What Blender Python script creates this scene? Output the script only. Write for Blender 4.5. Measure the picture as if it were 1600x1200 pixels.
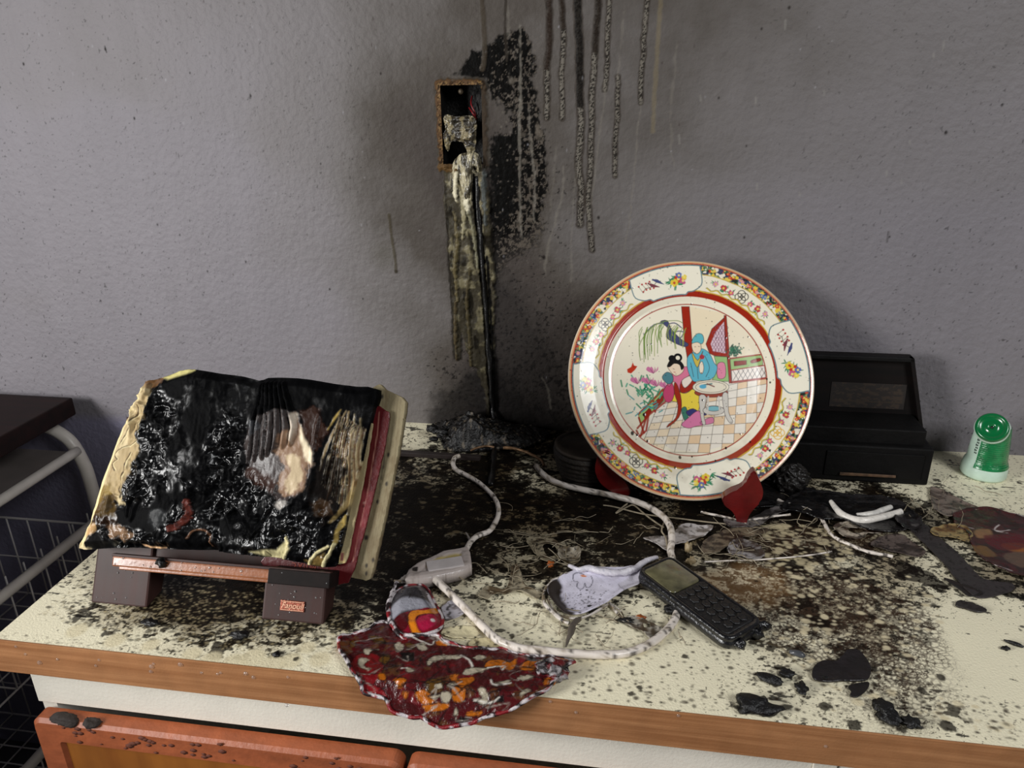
import bpy, bmesh, math
import numpy as np
from mathutils import Vector, Matrix

for o in list(bpy.data.objects):
    bpy.data.objects.remove(o)
SC = bpy.context.scene
COL = SC.collection

# ------------------------------------------------------------------ camera
YAW, PITCH, ROLL, FPX, CD, CH = 0.157037, 0.374845, -0.0128141, 1157.092, 1.145804, 0.537846
_cy, _sy, _cp, _sp = math.cos(YAW), math.sin(YAW), math.cos(PITCH), math.sin(PITCH)
F_ = np.array([-_sy*_cp, _cy*_cp, -_sp])
_r = np.array([_cy, _sy, 0.0]); _u = np.cross(_r, F_)
R_ = _r*math.cos(ROLL) + _u*math.sin(ROLL)
U_ = -_r*math.sin(ROLL) + _u*math.cos(ROLL)
O_ = np.array([0.0, -CD, CH])
cam_d = bpy.data.cameras.new('camera')
cam = bpy.data.objects.new('camera', cam_d); COL.objects.link(cam)
M = Matrix(((R_[0], U_[0], -F_[0], O_[0]), (R_[1], U_[1], -F_[1], O_[1]), (R_[2], U_[2], -F_[2], O_[2]), (0, 0, 0, 1)))
cam.matrix_world = M
cam_d.sensor_width = 36.0
cam_d.lens = 36.0*FPX/1600.0
cam_d.clip_start = 0.02
SC.camera = cam

# ------------------------------------------------------------------ light
SC.view_settings.view_transform = 'Standard'
SC.view_settings.look = 'None'
SC.view_settings.gamma = 1.0
SC.view_settings.use_curve_mapping = False
SC.view_settings.exposure = 0.0

w = bpy.data.worlds.new('room_ambience'); SC.world = w; w.use_nodes = True
w.node_tree.nodes['Background'].inputs[0].default_value = (0.85, 0.9, 1.0, 1)
w.node_tree.nodes['Background'].inputs[1].default_value = 0.03

def area(name, loc, target, sx, sy, power, color):
    d = bpy.data.lights.new(name, 'AREA'); d.shape = 'RECTANGLE'; d.size = sx; d.size_y = sy
    d.energy = power; d.color = color
    o = bpy.data.objects.new(name, d); COL.objects.link(o)
    o.location = loc
    o.rotation_euler = (Vector(target) - Vector(loc)).to_track_quat('-Z', 'Y').to_euler()
    return o
area('window_daylight', (-1.60, -1.55, 0.62), (0.05, -0.2, 0.08), 0.6, 0.6, 40, (1.0, 0.99, 0.97))
area('fill_light', (1.5, -1.75, 1.55), (0.15, -.35, 0.0), 0.8, 0.8, 31, (0.98, 0.99, 1.0))  # added fill to brighten the worktop, no actual doorway behind it

# ------------------------------------------------------------------ measuring helpers
def ray(px, py):
    return F_ + R_*(px-800.0)/FPX - U_*(py-600.0)/FPX
def at(px, py, ax, val):
    d = ray(px, py); t = (val-O_[ax])/d[ax]; return O_ + t*d
def onC(px, py, z=0.0):           # a point of the worktop plane
    p = at(px, py, 2, z); return (p[0], p[1])
def onW(px, py, y=0.0):           # a point of the wall plane
    p = at(px, py, 1, y); return (p[0], p[2])
def Cn(pts, z=0.0): return [onC(a, b, z) for a, b in pts]
def Wn(pts): return [onW(a, b) for a, b in pts]

class Plane:
    def __init__(s, o, u, v):
        s.o = np.array(o, float); s.u = np.array(u, float); s.u /= np.linalg.norm(s.u)
        v = np.array(v, float); s.n = np.cross(s.u, v); s.n /= np.linalg.norm(s.n); s.v = np.cross(s.n, s.u)
    def px(s, a, b, off=0.0):
        d = ray(a, b); o = s.o + s.n*off
        t = ((o-O_) @ s.n)/(d @ s.n); p = O_ + t*d - s.o
        return (float(p @ s.u), float(p @ s.v))
    def pts(s, L, off=0.0): return [s.px(a, b, off) for a, b in L]
    def w(s, x, y, h=0.0):
        x = np.asarray(x); y = np.asarray(y); h = np.asarray(h)+0*x
        return s.o + x[..., None]*s.u + y[..., None]*s.v + h[..., None]*s.n

# ------------------------------------------------------------------ colour and noise helpers
def c(r, g, b):
    v = np.array([r, g, b], float)/255.0
    return np.where(v <= 0.04045, v/12.92, ((v+0.055)/1.055)**2.4)
_tab = np.random.default_rng(7).random((512, 512))
def vnoise(X, Y, seed=0):
    X = X + seed*17.31 + 100; Y = Y + seed*9.77 + 100
    xi = np.floor(X).astype(np.int64); yi = np.floor(Y).astype(np.int64)
    fx = X-xi; fy = Y-yi; fx = fx*fx*(3-2*fx); fy = fy*fy*(3-2*fy)
    xi %= 512; yi %= 512; x1 = (xi+1) % 512; y1 = (yi+1) % 512
    return (_tab[xi, yi]*(1-fx)+_tab[x1, yi]*fx)*(1-fy) + (_tab[xi, y1]*(1-fx)+_tab[x1, y1]*fx)*fy
def fbm(X, Y, f, octv=4, seed=0):
    s = 0; a = 0.5; t = 0
    for k in range(octv):
        s = s + a*vnoise(X*f, Y*f, seed+k*3); t += a; a *= 0.55; f *= 2.03
    return s/t
def sstep(a, b, x):
    t = np.clip((x-a)/(b-a), 0, 1); return t*t*(3-2*t)
def poly_in(P, X, Y):
    P = np.asarray(P); m = np.zeros(X.shape, bool); n = len(P)
    for i in range(n):
        x0, y0 = P[i]; x1, y1 = P[(i+1) % n]
        if y0 == y1: continue
        cnd = ((y0 > Y) != (y1 > Y)) & (X < (x1-x0)*(Y-y0)/(y1-y0)+x0)
        m ^= cnd
    return m
def seg_dist(P, X, Y, closed=False):
    P = np.asarray(P, float); n = len(P); D = np.full(X.shape, 1e9); T = np.zeros(X.shape); NX = np.zeros(X.shape); NY = np.zeros(X.shape)
    for i in range(n if closed else n-1):
        a = P[i]; b = P[(i+1) % n]; d = b-a; L = d@d+1e-18
        t = np.clip(((X-a[0])*d[0]+(Y-a[1])*d[1])/L, 0, 1)
        qx = a[0]+t*d[0]; qy = a[1]+t*d[1]
        q = np.hypot(X-qx, Y-qy); m = q < D
        D = np.where(m, q, D); T = np.where(m, (i+t)/max(1, n-1), T); NX = np.where(m, qx, NX); NY = np.where(m, qy, NY)
    return D, T, NX, NY
def worley(X, Y, f, seed=0):
    X = X*f+seed*13.7+50; Y = Y*f+seed*7.3+50; xi = np.floor(X).astype(np.int64); yi = np.floor(Y).astype(np.int64)
    F1 = np.full(X.shape, 9.0); F2 = np.full(X.shape, 9.0)
    for dx in (-1, 0, 1):
        for dy in (-1, 0, 1):
            a = (xi+dx) % 512; b = (yi+dy) % 512
            d = np.hypot(xi+dx+_tab[a, b]-X, yi+dy+_tab[b, a]-Y)
            F2 = np.minimum(F2, np.maximum(F1, d)); F1 = np.minimum(F1, d)
    return F1, F2
def wob(P, a, f, seed=0):
    P = np.array(P, float); n = np.stack([fbm(P[:, 0]*0+seed*3.1, P[:, 1], f, 3, seed), fbm(P[:, 0]*0+seed*5.7, P[:, 1], f, 3, seed+9)], -1)-.5
    return P+n*a*2
def smooth_pts(P, n=6, closed=False):
    P = [np.array(q, float) for q in P]; N = len(P); out = []
    rng = range(N) if closed else range(N-1)
    for i in rng:
        if closed: p0, p1, p2, p3 = P[(i-1) % N], P[i], P[(i+1) % N], P[(i+2) % N]
        else: p0, p1, p2, p3 = P[max(i-1, 0)], P[i], P[i+1], P[min(i+2, N-1)]
        for k in range(n):
            t = k/n
            out.append(0.5*((2*p1)+(-p0+p2)*t+(2*p0-5*p1+4*p2-p3)*t*t+(-p0+3*p1-3*p2+p3)*t**3))
    if not closed: out.append(P[-1])
    return np.array(out)

class Canvas:
    """paint, relief and gloss laid out on a real surface, in that surface's own metres"""
    def __init__(s, x0, x1, y0, y1, res, base):
        s.x0, s.y0, s.res = x0, y0, res
        s.nx = int(round((x1-x0)/res))+1; s.ny = int(round((y1-y0)/res))+1
        s.xs = x0+np.arange(s.nx)*res; s.ys = y0+np.arange(s.ny)*res
        s.X, s.Y = np.meshgrid(s.xs, s.ys, indexing='ij')
        s.rgb = np.ones((s.nx, s.ny, 3))*np.asarray(base)
        s.h = np.zeros((s.nx, s.ny)); s.g = np.zeros((s.nx, s.ny))
    def box(s, P, m):
        P = np.asarray(P); a = P.min(0)-m; b = P.max(0)+m
        i0 = max(0, int((a[0]-s.x0)/s.res)); i1 = min(s.nx, int((b[0]-s.x0)/s.res)+2)
        j0 = max(0, int((a[1]-s.y0)/s.res)); j1 = min(s.ny, int((b[1]-s.y0)/s.res)+2)
        return slice(i0, max(i0, i1)), slice(j0, max(j0, j1))
    def mix(s, sl, m, col=None, h=None, g=None):
        if col is not None: s.rgb[sl] = s.rgb[sl]*(1-m[..., None]) + np.asarray(col)*m[..., None]
        if h is not None: s.h[sl] += m*h
        if g is not None: s.g[sl] = s.g[sl]*(1-m)+g*m
    def poly(s, P, col=None, soft=None, alpha=1.0, rough=0.0, rf=60.0, h=None, g=None, seed=1):
        """filled outline; rough = metres of ragged edge"""
        soft = soft or s.res*0.8; P = np.asarray(P)
        sl = s.box(P, soft+rough)
        X, Y = s.X[sl], s.Y[sl]
        if X.size == 0: return
        ins = poly_in(P, X, Y); D = seg_dist(P, X, Y, True)[0]; D = np.where(ins, D, -D)
        if rough: D = D+(fbm(X, Y, rf, 4, seed)-0.5)*2*rough
        s.mix(sl, sstep(-soft, soft, D)*alpha, col, h, g)
    def line(s, P, wd, col=None, alpha=1.0, soft=None, rough=0.0, rf=150.0, h=None, g=None, seed=1, taper=None, thr=None):
        soft = soft or s.res*0.7; P = np.asarray(P)
        sl = s.box(P, wd+soft+rough)
        X, Y = s.X[sl], s.Y[sl]
        if X.size == 0: return
        D, T, _, _ = seg_dist(P, X, Y)
        W_ = wd/2.0
        if taper is not None: W_ = W_*np.interp(T, np.linspace(0, 1, len(taper)), taper)
        if rough: D = D+(fbm(X, Y, rf, 3, seed)-0.5)*2*rough
        m = sstep(-soft, soft, W_-D)*alpha
        if thr is not None: m = m*(fbm(X, Y, rf*1.7, 3, seed+5) > thr)
        s.mix(sl, m, col, h, g)
    def dot(s, x, y, r, col=None, alpha=1.0, soft=None, ry=None, h=None, g=None):
        ry = ry or r; soft = soft or s.res*0.7
        sl = s.box([(x, y)], max(r, ry)+soft)
        X, Y = s.X[sl], s.Y[sl]
        if X.size == 0: return
        q = np.hypot((X-x)/r, (Y-y)/ry); k = soft/min(r, ry)
        s.mix(sl, sstep(1+k, 1-k, q)*alpha, col, h, g)
    def sample(s, arr, X, Y):
        fx = np.clip((X-s.x0)/s.res, 0, s.nx-1.001); fy = np.clip((Y-s.y0)/s.res, 0, s.ny-1.001)
        i = fx.astype(int); j = fy.astype(int); a = fx-i; b = fy-j
        if arr.ndim == 3: a = a[..., None]; b = b[..., None]
        return (arr[i, j]*(1-a)+arr[i+1, j]*a)*(1-b)+(arr[i, j+1]*(1-a)+arr[i+1, j+1]*a)*b

def field0(X, Y, pts, sigma):
    num = 0; den = 0.12
    for x, y, v in pts:
        wgt = np.exp(-((X-x)**2+(Y-y)**2)/(2*sigma*sigma)); num = num+wgt*v; den = den+wgt
    return num/den
def field(X, Y, pts, sigma):
    """smooth field through scattered (x, y, value)"""
    num = 0; den = 1e-12
    for x, y, v in pts:
        wgt = np.exp(-((X-x)**2+(Y-y)**2)/(2*sigma*sigma)) + 1e-6/((X-x)**2+(Y-y)**2+0.01)
        num = num+wgt*v; den = den+wgt
    return num/den

# ------------------------------------------------------------------ materials
def mat(name, color=(0.5, 0.5, 0.5), rough=0.5, metal=0.0, attr=False, bump=0.0, bscale=200.0, mottle=0.0, mscale=30.0,
        rattr=False, rlo=0.15, coat=0.0, trans=0.0, spec=0.5, wood=None, alpha=None, sootspec=False, sglo=None):
    m = bpy.data.materials.new(name); m.use_nodes = True; nt = m.node_tree; N = nt.nodes; L = nt.links
    b = N['Principled BSDF']; b.inputs['Roughness'].default_value = rough; b.inputs['Metallic'].default_value = metal
    b.inputs['Specular IOR Level'].default_value = spec
    b.inputs['Coat Weight'].default_value = coat; b.inputs['Coat Roughness'].default_value = 0.12
    b.inputs['Transmission Weight'].default_value = trans
    tc = N.new('ShaderNodeTexCoord')
    if attr:
        a = N.new('ShaderNodeAttribute'); a.attribute_name = 'Col'; src = a.outputs['Color']
    else:
        rgb = N.new('ShaderNodeRGB'); rgb.outputs[0].default_value = (*color, 1); src = rgb.outputs[0]
    if wood is not None:
        mp = N.new('ShaderNodeMapping'); mp.inputs['Scale'].default_value = wood[1]; L.new(tc.outputs['Object'], mp.inputs[0])
        nz = N.new('ShaderNodeTexNoise'); nz.inputs['Scale'].default_value = 1.0; nz.inputs['Detail'].default_value = 6; L.new(mp.outputs[0], nz.inputs['Vector'])
        rp = N.new('ShaderNodeValToRGB'); rp.color_ramp.elements[0].position = 0.35; rp.color_ramp.elements[1].position = 0.65
        rp.color_ramp.elements[0].color = (*wood[0], 1); rp.color_ramp.elements[1].color = (*color, 1)
        L.new(nz.outputs['Fac'], rp.inputs[0]); src = rp.outputs[0]
    if mottle:
        nz = N.new('ShaderNodeTexNoise'); nz.inputs['Scale'].default_value = mscale; nz.inputs['Detail'].default_value = 8
        L.new(tc.outputs['Object'], nz.inputs['Vector'])
        mr = N.new('ShaderNodeMapRange'); mr.inputs[1].default_value = 0.3; mr.inputs[2].default_value = 0.7
        mr.inputs[3].default_value = 1-mottle; mr.inputs[4].default_value = 1+mottle*0.6; L.new(nz.outputs['Fac'], mr.inputs[0])
        mx = N.new('ShaderNodeVectorMath'); mx.operation = 'SCALE'; L.new(src, mx.inputs[0]); L.new(mr.outputs[0], mx.inputs['Scale']); src = mx.outputs[0]
    L.new(src, b.inputs['Base Color'])
    if rattr:
        g = N.new('ShaderNodeAttribute'); g.attribute_name = 'Gloss'
        mr = N.new('ShaderNodeMapRange'); mr.inputs[3].default_value = rough; mr.inputs[4].default_value = rlo
        L.new(g.outputs['Fac'], mr.inputs[0]); L.new(mr.outputs[0], b.inputs['Roughness'])
    if sglo is not None:
        g2 = N.new('ShaderNodeAttribute'); g2.attribute_name = 'Gloss'; m2 = N.new('ShaderNodeMapRange'); m2.inputs[3].default_value = sglo; m2.inputs[4].default_value = spec
        L.new(g2.outputs['Fac'], m2.inputs[0]); L.new(m2.outputs[0], b.inputs['Specular IOR Level'])
    if sootspec:
        bw = N.new('ShaderNodeRGBToBW'); L.new(src, bw.inputs[0]); ms = N.new('ShaderNodeMapRange'); ms.inputs[2].default_value = .12; ms.inputs[3].default_value = .04; ms.inputs[4].default_value = spec
        L.new(bw.outputs[0], ms.inputs[0]); L.new(ms.outputs[0], b.inputs['Specular IOR Level'])
    if bump:
        nz = N.new('ShaderNodeTexNoise'); nz.inputs['Scale'].default_value = bscale; nz.inputs['Detail'].default_value = 5
        L.new(tc.outputs['Object'], nz.inputs['Vector'])
        bp = N.new('ShaderNodeBump'); bp.inputs['Strength'].default_value = 1.0; bp.inputs['Distance'].default_value = bump
        L.new(nz.outputs['Fac'], bp.inputs['Height']); L.new(bp.outputs[0], b.inputs['Normal'])
    if alpha is not None: b.inputs['Alpha'].default_value = alpha
    return m

# ------------------------------------------------------------------ object helpers
def tag(o, label=None, cat=None, group=None, kind=None):
    if label: o['label'] = label
    if cat: o['category'] = cat
    if group: o['group'] = group
    if kind: o['kind'] = kind
    return o
def empty(name, loc=(0, 0, 0)):
    o = bpy.data.objects.new(name, None); COL.objects.link(o); o.location = loc; o.empty_display_size = 0.02; return o
def link(name, me, m, parent=None, smooth=True):
    o = bpy.data.objects.new(name, me); COL.objects.link(o)
    if m is not None: me.materials.append(m)
    if smooth: me.polygons.foreach_set('use_smooth', np.ones(len(me.polygons), bool))
    if parent is not None:
        o.parent = parent
        q = parent; t = Vector((0, 0, 0))
        while q is not None: t += q.location; q = q.parent
        o.location = -t
    return o
def mesh_np(V, Q, col=None, gloss=None):
    V = np.ascontiguousarray(V, dtype=np.float32); Q = np.ascontiguousarray(Q, dtype=np.int32)
    me = bpy.data.meshes.new('m'); k = Q.shape[1]
    me.vertices.add(len(V)); me.vertices.foreach_set('co', V.ravel())
    me.loops.add(Q.size); me.loops.foreach_set('vertex_index', Q.ravel())
    me.polygons.add(len(Q)); me.polygons.foreach_set('loop_start', np.arange(len(Q), dtype=np.int32)*k)
    me.polygons.foreach_set('loop_total', np.full(len(Q), k, dtype=np.int32))
    me.update(calc_edges=True)
    if col is not None:
        a = me.attributes.new('Col', 'FLOAT_COLOR', 'POINT')
        a.data.foreach_set('color', np.concatenate([col, np.ones((len(col), 1))], 1).astype(np.float32).ravel())
    if gloss is not None:
        a = me.attributes.new('Gloss', 'FLOAT', 'POINT'); a.data.foreach_set('value', gloss.astype(np.float32).ravel())
    me.validate(); return me
def grid_quads(nx, ny, keep=None, flip=False):
    I, J = np.meshgrid(np.arange(nx-1), np.arange(ny-1), indexing='ij')
    a = I*ny+J; Q = np.stack([a, a+ny, a+ny+1, a+1], -1)
    if flip: Q = Q[..., ::-1]
    return Q[keep] if keep is not None else Q.reshape(-1, 4)
def bm_obj(name, bm, m, parent=None, smooth=False):
    me = bpy.data.meshes.new(name); bmesh.ops.recalc_face_normals(bm, faces=bm.faces); bm.to_mesh(me); bm.free()
    return link(name, me, m, parent, smooth)
def box_bm(x0, x1, y0, y1, z0, z1, bev=0.0, seg=2):
    bm = bmesh.new(); bmesh.ops.create_cube(bm, size=1)
    for v in bm.verts:
        v.co = Vector((x0+(v.co.x+.5)*(x1-x0), y0+(v.co.y+.5)*(y1-y0), z0+(v.co.z+.5)*(z1-z0)))
    if bev: bmesh.ops.bevel(bm, geom=bm.edges[:], offset=bev, segments=seg, affect='EDGES', profile=0.6)
    return bm
def box(name, x0, x1, y0, y1, z0, z1, m, parent=None, bev=0.0):
    return bm_obj(name, box_bm(x0, x1, y0, y1, z0, z1, bev), m, parent, False)
def obox(name, P, x0, x1, v0, v1, n0, n1, m, parent=None, bev=0.0):
    """box in the frame of a plane"""
    bm = box_bm(x0, x1, v0, v1, n0, n1, bev)
    for v in bm.verts: v.co = Vector(P.w(v.co.x, v.co.y, v.co.z))
    return bm_obj(name, bm, m, parent, False)
def tube(name, pts, r, m, parent=None, n=6, seg=10, closed=False, rough=0.0, taper=None, seed=0, flat=1.0, colfn=None):
    P = smooth_pts(pts, n, closed); N = len(P)
    rs = np.full(N, r)
    if taper is not None: rs = r*np.interp(np.linspace(0, 1, N), np.linspace(0, 1, len(taper)), taper)
    T = np.gradient(P, axis=0) if not closed else np.roll(P, -1, 0)-np.roll(P, 1, 0)
    T /= np.linalg.norm(T, axis=1)[:, None]+1e-12
    nrm = np.zeros((N, 3)); a = np.array([0, 0, 1.0])
    if abs(T[0]@a) > .9: a = np.array([1.0, 0, 0])
    nrm[0] = a-T[0]*(a@T[0]); nrm[0] /= np.linalg.norm(nrm[0])
    for i in range(1, N):
        v = nrm[i-1]-T[i]*(nrm[i-1]@T[i]); nrm[i] = v/(np.linalg.norm(v)+1e-12)
    bi = np.cross(T, nrm)
    A = np.linspace(0, 2*np.pi, seg, endpoint=False)
    rr = rs[:, None]*np.ones(seg)
    if rough: rr = rr*(1+rough*(fbm(np.arange(N)[:, None]*0.37+0*A, A[None]*1.3+0*rr, 1.0, 3, seed)-.5)*2)
    V = P[:, None]+rr[..., None]*(np.cos(A)[None, :, None]*nrm[:, None]*flat+np.sin(A)[None, :, None]*bi[:, None])
    V = V.reshape(-1, 3); Q = []
    for i in range(N if closed else N-1):
        j = (i+1) % N
        for k in range(seg):
            Q.append((i*seg+k, i*seg+(k+1) % seg, j*seg+(k+1) % seg, j*seg+k))
    V = list(V); 
    if not closed:
        V.append(P[0]); V.append(P[-1]); b0 = N*seg
        for k in range(seg):
            Q.append((b0, (k+1) % seg, k, b0)); Q.append((b0+1, (N-1)*seg+k, (N-1)*seg+(k+1) % seg, b0+1))
    V = np.array(V)
    bm = bmesh.new(); vs = [bm.verts.new(v) for v in V]
    for q in Q:
        try: bm.faces.new([vs[i] for i in dict.fromkeys(q)])
        except ValueError: pass
    o = bm_obj(name, bm, m, parent, True)
    if colfn is not None:
        col = colfn(V); a = o.data.attributes.new('Col', 'FLOAT_COLOR', 'POINT')
        a.data.foreach_set('color', np.concatenate([col, np.ones((len(col), 1))], 1).astype(np.float32).ravel())
    return o
def lathe(name, prof, m, parent=None, loc=(0, 0, 0), seg=48, fr=None):
    bm = bmesh.new(); rings = []
    for r, z in prof:
        ring = []
        for k in range(seg):
            a = 2*math.pi*k/seg; rr = r*(1+(fr(a, z) if fr else 0)); ring.append(bm.verts.new((loc[0]+rr*math.cos(a), loc[1]+rr*math.sin(a), loc[2]+z)))
        rings.append(ring)
    for a, b in zip(rings, rings[1:]):
        for k in range(seg): bm.faces.new((a[k], a[(k+1) % seg], b[(k+1) % seg], b[k]))
    for ring in (rings[0], rings[-1]):
        bm.faces.new(ring)
    return bm_obj(name, bm, m, parent, True)
def sheet(name, poly, cv, m, parent=None, to3=None, res=0.0015, hfn=None, thick=0.001, jag=0.0, seed=3, jf=120, n=4, holes=(), base=None):
    """thin solid cut to an outline; poly in surface metres; cv a Canvas or colour"""
    P = smooth_pts(poly, n, True) if n > 1 else np.asarray(poly, float)
    x0, y0 = P.min(0)-2*res; x1, y1 = P.max(0)+2*res
    xs = np.arange(x0, x1+res, res); ys = np.arange(y0, y1+res, res)
    X, Y = np.meshgrid(xs, ys, indexing='ij')
    ins = poly_in(P, X, Y); D, _, NX, NY = seg_dist(P, X, Y, True); Ds = np.where(ins, D, -D)
    if jag:
        Ds = Ds+(fbm(X, Y, jf, 3, seed)-0.5)*2*jag
    for H in holes:
        Hh = smooth_pts(H, 4, True); hi = poly_in(Hh, X, Y); hd = seg_dist(Hh, X, Y, True)[0]
        Ds = np.minimum(Ds, np.where(hi, -hd, hd)+((fbm(X, Y, jf, 3, seed+2)-.5)*2*jag if jag else 0))
    ins = Ds > 0
    cellin = (ins[:-1, :-1].astype(int)+ins[1:, :-1]+ins[:-1, 1:]+ins[1:, 1:]) >= 1
    # pull the outside corners back to the edge
    gx, gy = np.gradient(Ds, res); g2 = gx*gx+gy*gy+1e-9
    k = np.where(ins, 0, -Ds)/g2
    lim = res*1.5; mvx = np.clip(gx*k, -lim, lim); mvy = np.clip(gy*k, -lim, lim)
    X2, Y2 = X+mvx, Y+mvy
    nx, ny = X.shape
    Q = grid_quads(nx, ny, cellin)
    used = np.unique(Q); mp = -np.ones(nx*ny, int); mp[used] = np.arange(len(used)); Q = mp[Q]
    Xu, Yu = X2.ravel()[used], Y2.ravel()[used]; Du = np.maximum(Ds.ravel()[used], 0)
    H = hfn(Xu, Yu, Du) if hfn is not None else np.zeros(len(Xu))
    top = to3(Xu, Yu, H+thick); bot = to3(Xu, Yu, H if base is None else H*0+base)
    n0 = len(Xu); E = {}
    ed = np.concatenate([Q[:, [0, 1]], Q[:, [1, 2]], Q[:, [2, 3]], Q[:, [3, 0]]])
    key = ed[:, 0].astype(np.int64)*n0+ed[:, 1]; rkey = ed[:, 1].astype(np.int64)*n0+ed[:, 0]
    bd = ed[~np.isin(key, rkey)]
    side = np.stack([bd[:, 1], bd[:, 0], bd[:, 0]+n0, bd[:, 1]+n0], -1)
    V = np.concatenate([top, bot]); QQ = np.concatenate([Q, Q[:, ::-1]+n0, side])
    col = gl = None
    if isinstance(cv, Canvas):
        col = cv.sample(cv.rgb, Xu, Yu); col = np.concatenate([col, col]); gl = cv.sample(cv.g, Xu, Yu); gl = np.concatenate([gl, gl])
    return link(name, mesh_np(V, QQ, col, gl), m, parent, True)
def flat3(z=0.0):
    return lambda x, y, h: np.stack([x, y, z+h], -1)
def on_plane(P, off=0.0):
    return lambda x, y, h: P.w(x, y, h+off)

# common materials
M_char = mat('charred_crust', c(14, 13, 13), 0.42, bump=0.0015, bscale=350, mottle=0.5, mscale=80)
M_white_plastic = mat('sooty_white_plastic', c(205, 198, 186), 0.4, bump=0.0006, bscale=260, mottle=0.35, mscale=90)
M_paint = mat('painted_attribute_matt', rough=0.75, attr=True, rattr=True, rlo=0.2, bump=0.0005, bscale=500)

# ------------------------------------------------------------------ wall with its burn marks
def build_wall():
    X0, X1, Z0, Z1, R = -1.19, 0.72, -0.015, 0.725, 0.0015
    cv = Canvas(X0, X1, Z0, Z1, R, c(122, 118, 123)); X, Y = cv.X, cv.Y
    # lavender paint, faint cloudy wear
    n = fbm(X, Y, 5, 4, 2); cv.rgb *= (0.93+0.14*n)[..., None]
    n2 = fbm(X*1.0, Y*0.35, 26, 4, 9)
    # smoke film : density and browner tone around and above the socket
    ctl = [(0, 0, .12), (0, 300, 0), (0, 600, 0), (200, 0, .18), (200, 300, 0), (200, 560, 0), (350, 80, .1), (350, 300, .02), (400, 520, 0), (350, 0, .25),
           (480, 60, .3), (480, 200, .28), (480, 350, .16), (480, 500, .03), (600, 30, .5), (600, 160, .62), (600, 300, .55), (590, 420, .35), (600, 560, .25), (650, 200, .85), (650, 350, .8), (655, 500, .55), (650, 620, .45),
           (720, 30, .6), (720, 90, .8), (800, 30, .62), (800, 300, .9), (800, 420, .8), (830, 520, .9), (800, 600, .9), (700, 600, .8), (880, 60, .6), (890, 250, .65), (880, 350, .6), (870, 450, .78), (860, 640, .8), (960, 60, .62), (960, 250, .5), (950, 380, .45),
           (1050, 60, .6), (1050, 200, .52), (1050, 350, .3), (1150, 60, .55), (1150, 200, .4), (1150, 350, .18), (1250, 60, .45), (1300, 200, .28), (1300, 350, .06), (1400, 60, .35), (1400, 200, .2), (1400, 400, 0), (1400, 600, 0), (1550, 60, .3), (1550, 200, .15), (1550, 400, 0), (1550, 650, 0)]
    den = field(X, Y, [(*onW(a, b), v) for a, b, v in ctl], 0.045)
    den = np.clip(den*(0.8+0.45*fbm(X, Y, 14, 4, 4)), 0, 1)
    film = c(60, 53, 47); pale = c(108, 103, 93)
    a = np.clip(den*1.2, 0, 1)[..., None]
    tone = pale*(1-a)+film*a
    cv.rgb = cv.rgb*(1-np.clip(den*1.35, 0, .93)[..., None])+tone*np.clip(den*1.35, 0, .93)[..., None]
    # vertical faint streaks
    st = fbm(X, Y*0.05, 60, 3, 12); cv.rgb *= (0.96+0.08*st)[..., None]
    # fine soot grain to the right of the pipe chase
    gr = field(X, Y, [(*onW(p, q), v) for p, q, v in [(800, 420, .5), (830, 520, .75), (850, 620, .85), (760, 640, .8), (900, 500, .55), (950, 420, .15), (700, 620, .6), (880, 680, .8), (600, 500, .0), (850, 340, .4), (1000, 300, 0), (700, 400, .2), (640, 640, .1), (560, 600, 0), (760, 20, .1), (960, 60, .12), (1100, 500, 0)]], 0.04)
    gn = fbm(X, Y, 240, 3, 21); gm = sstep(0.86-gr*0.34, 0.93-gr*0.34, gn)*np.clip((gr-.12)*3, 0, .8)
    cv.mix((slice(None), slice(None)), gm, c(24, 22, 21), g=0.4)
    # soot mass beside the socket
    blk = c(11, 10, 9)
    def L(p): return Wn(p)
    cv.poly(L([(712, 118), (722, 100), (738, 82), (760, 72), (775, 62), (797, 48), (812, 42), (826, 58), (832, 100), (836, 150), (846, 190), (853, 240), (854, 290), (850, 335), (828, 362), (800, 372), (772, 360), (766, 300), (764, 262), (762, 235), (775, 214), (795, 206), (800, 185), (790, 165), (776, 158), (762, 150), (758, 128), (735, 124)]),
            blk, soft=0.003, rough=0.012, rf=110, g=0.5, seed=5)
    cv.poly(L([(764, 250), (800, 240), (822, 262), (826, 310), (810, 345), (790, 400), (776, 450), (768, 520), (764, 600), (756, 600), (760, 400)]), blk, soft=0.012, rough=0.010, rf=80, alpha=.85, g=0.5, seed=8)
    cv.poly(L([(770, 330), (830, 320), (850, 350), (838, 385), (806, 400), (776, 400)]), blk, soft=0.006, rough=0.016, rf=220, alpha=.75, seed=9)
    # ragged patches where the wall shows through the mass
    zb_ = L([(700, 40), (870, 40), (870, 430), (700, 430)]); sl = cv.box(zb_, .0); Xs, Ys = cv.X[sl], cv.Y[sl]
    isb = sstep(.05, .015, cv.rgb[sl].max(-1)); dn = field(Xs, Ys, [(*onW(p, q), v) for p, q, v in [(730, 95, .0), (760, 90, .3), (790, 70, .5), (815, 60, .6), (800, 120, .5), (825, 120, .8), (810, 180, .7), (840, 200, .7), (790, 230, .15), (830, 240, .7), (845, 280, .9), (775, 290, .0), (800, 290, .3), (830, 320, .9), (780, 340, .2), (810, 360, .9), (840, 370, 1), (770, 400, .6)]], .014)
    cut = sstep(.80-.26*dn, .84-.26*dn, fbm(Xs, Ys, 170, 4, 141))*.85; cut = np.maximum(cut, sstep(.80-.25*dn, .84-.25*dn, fbm(Xs, Ys*.6, 420, 3, 143))*.7)
    cv.mix(sl, cut*isb, c(84, 76, 67))
    rg = np.random.default_rng(4)
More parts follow.
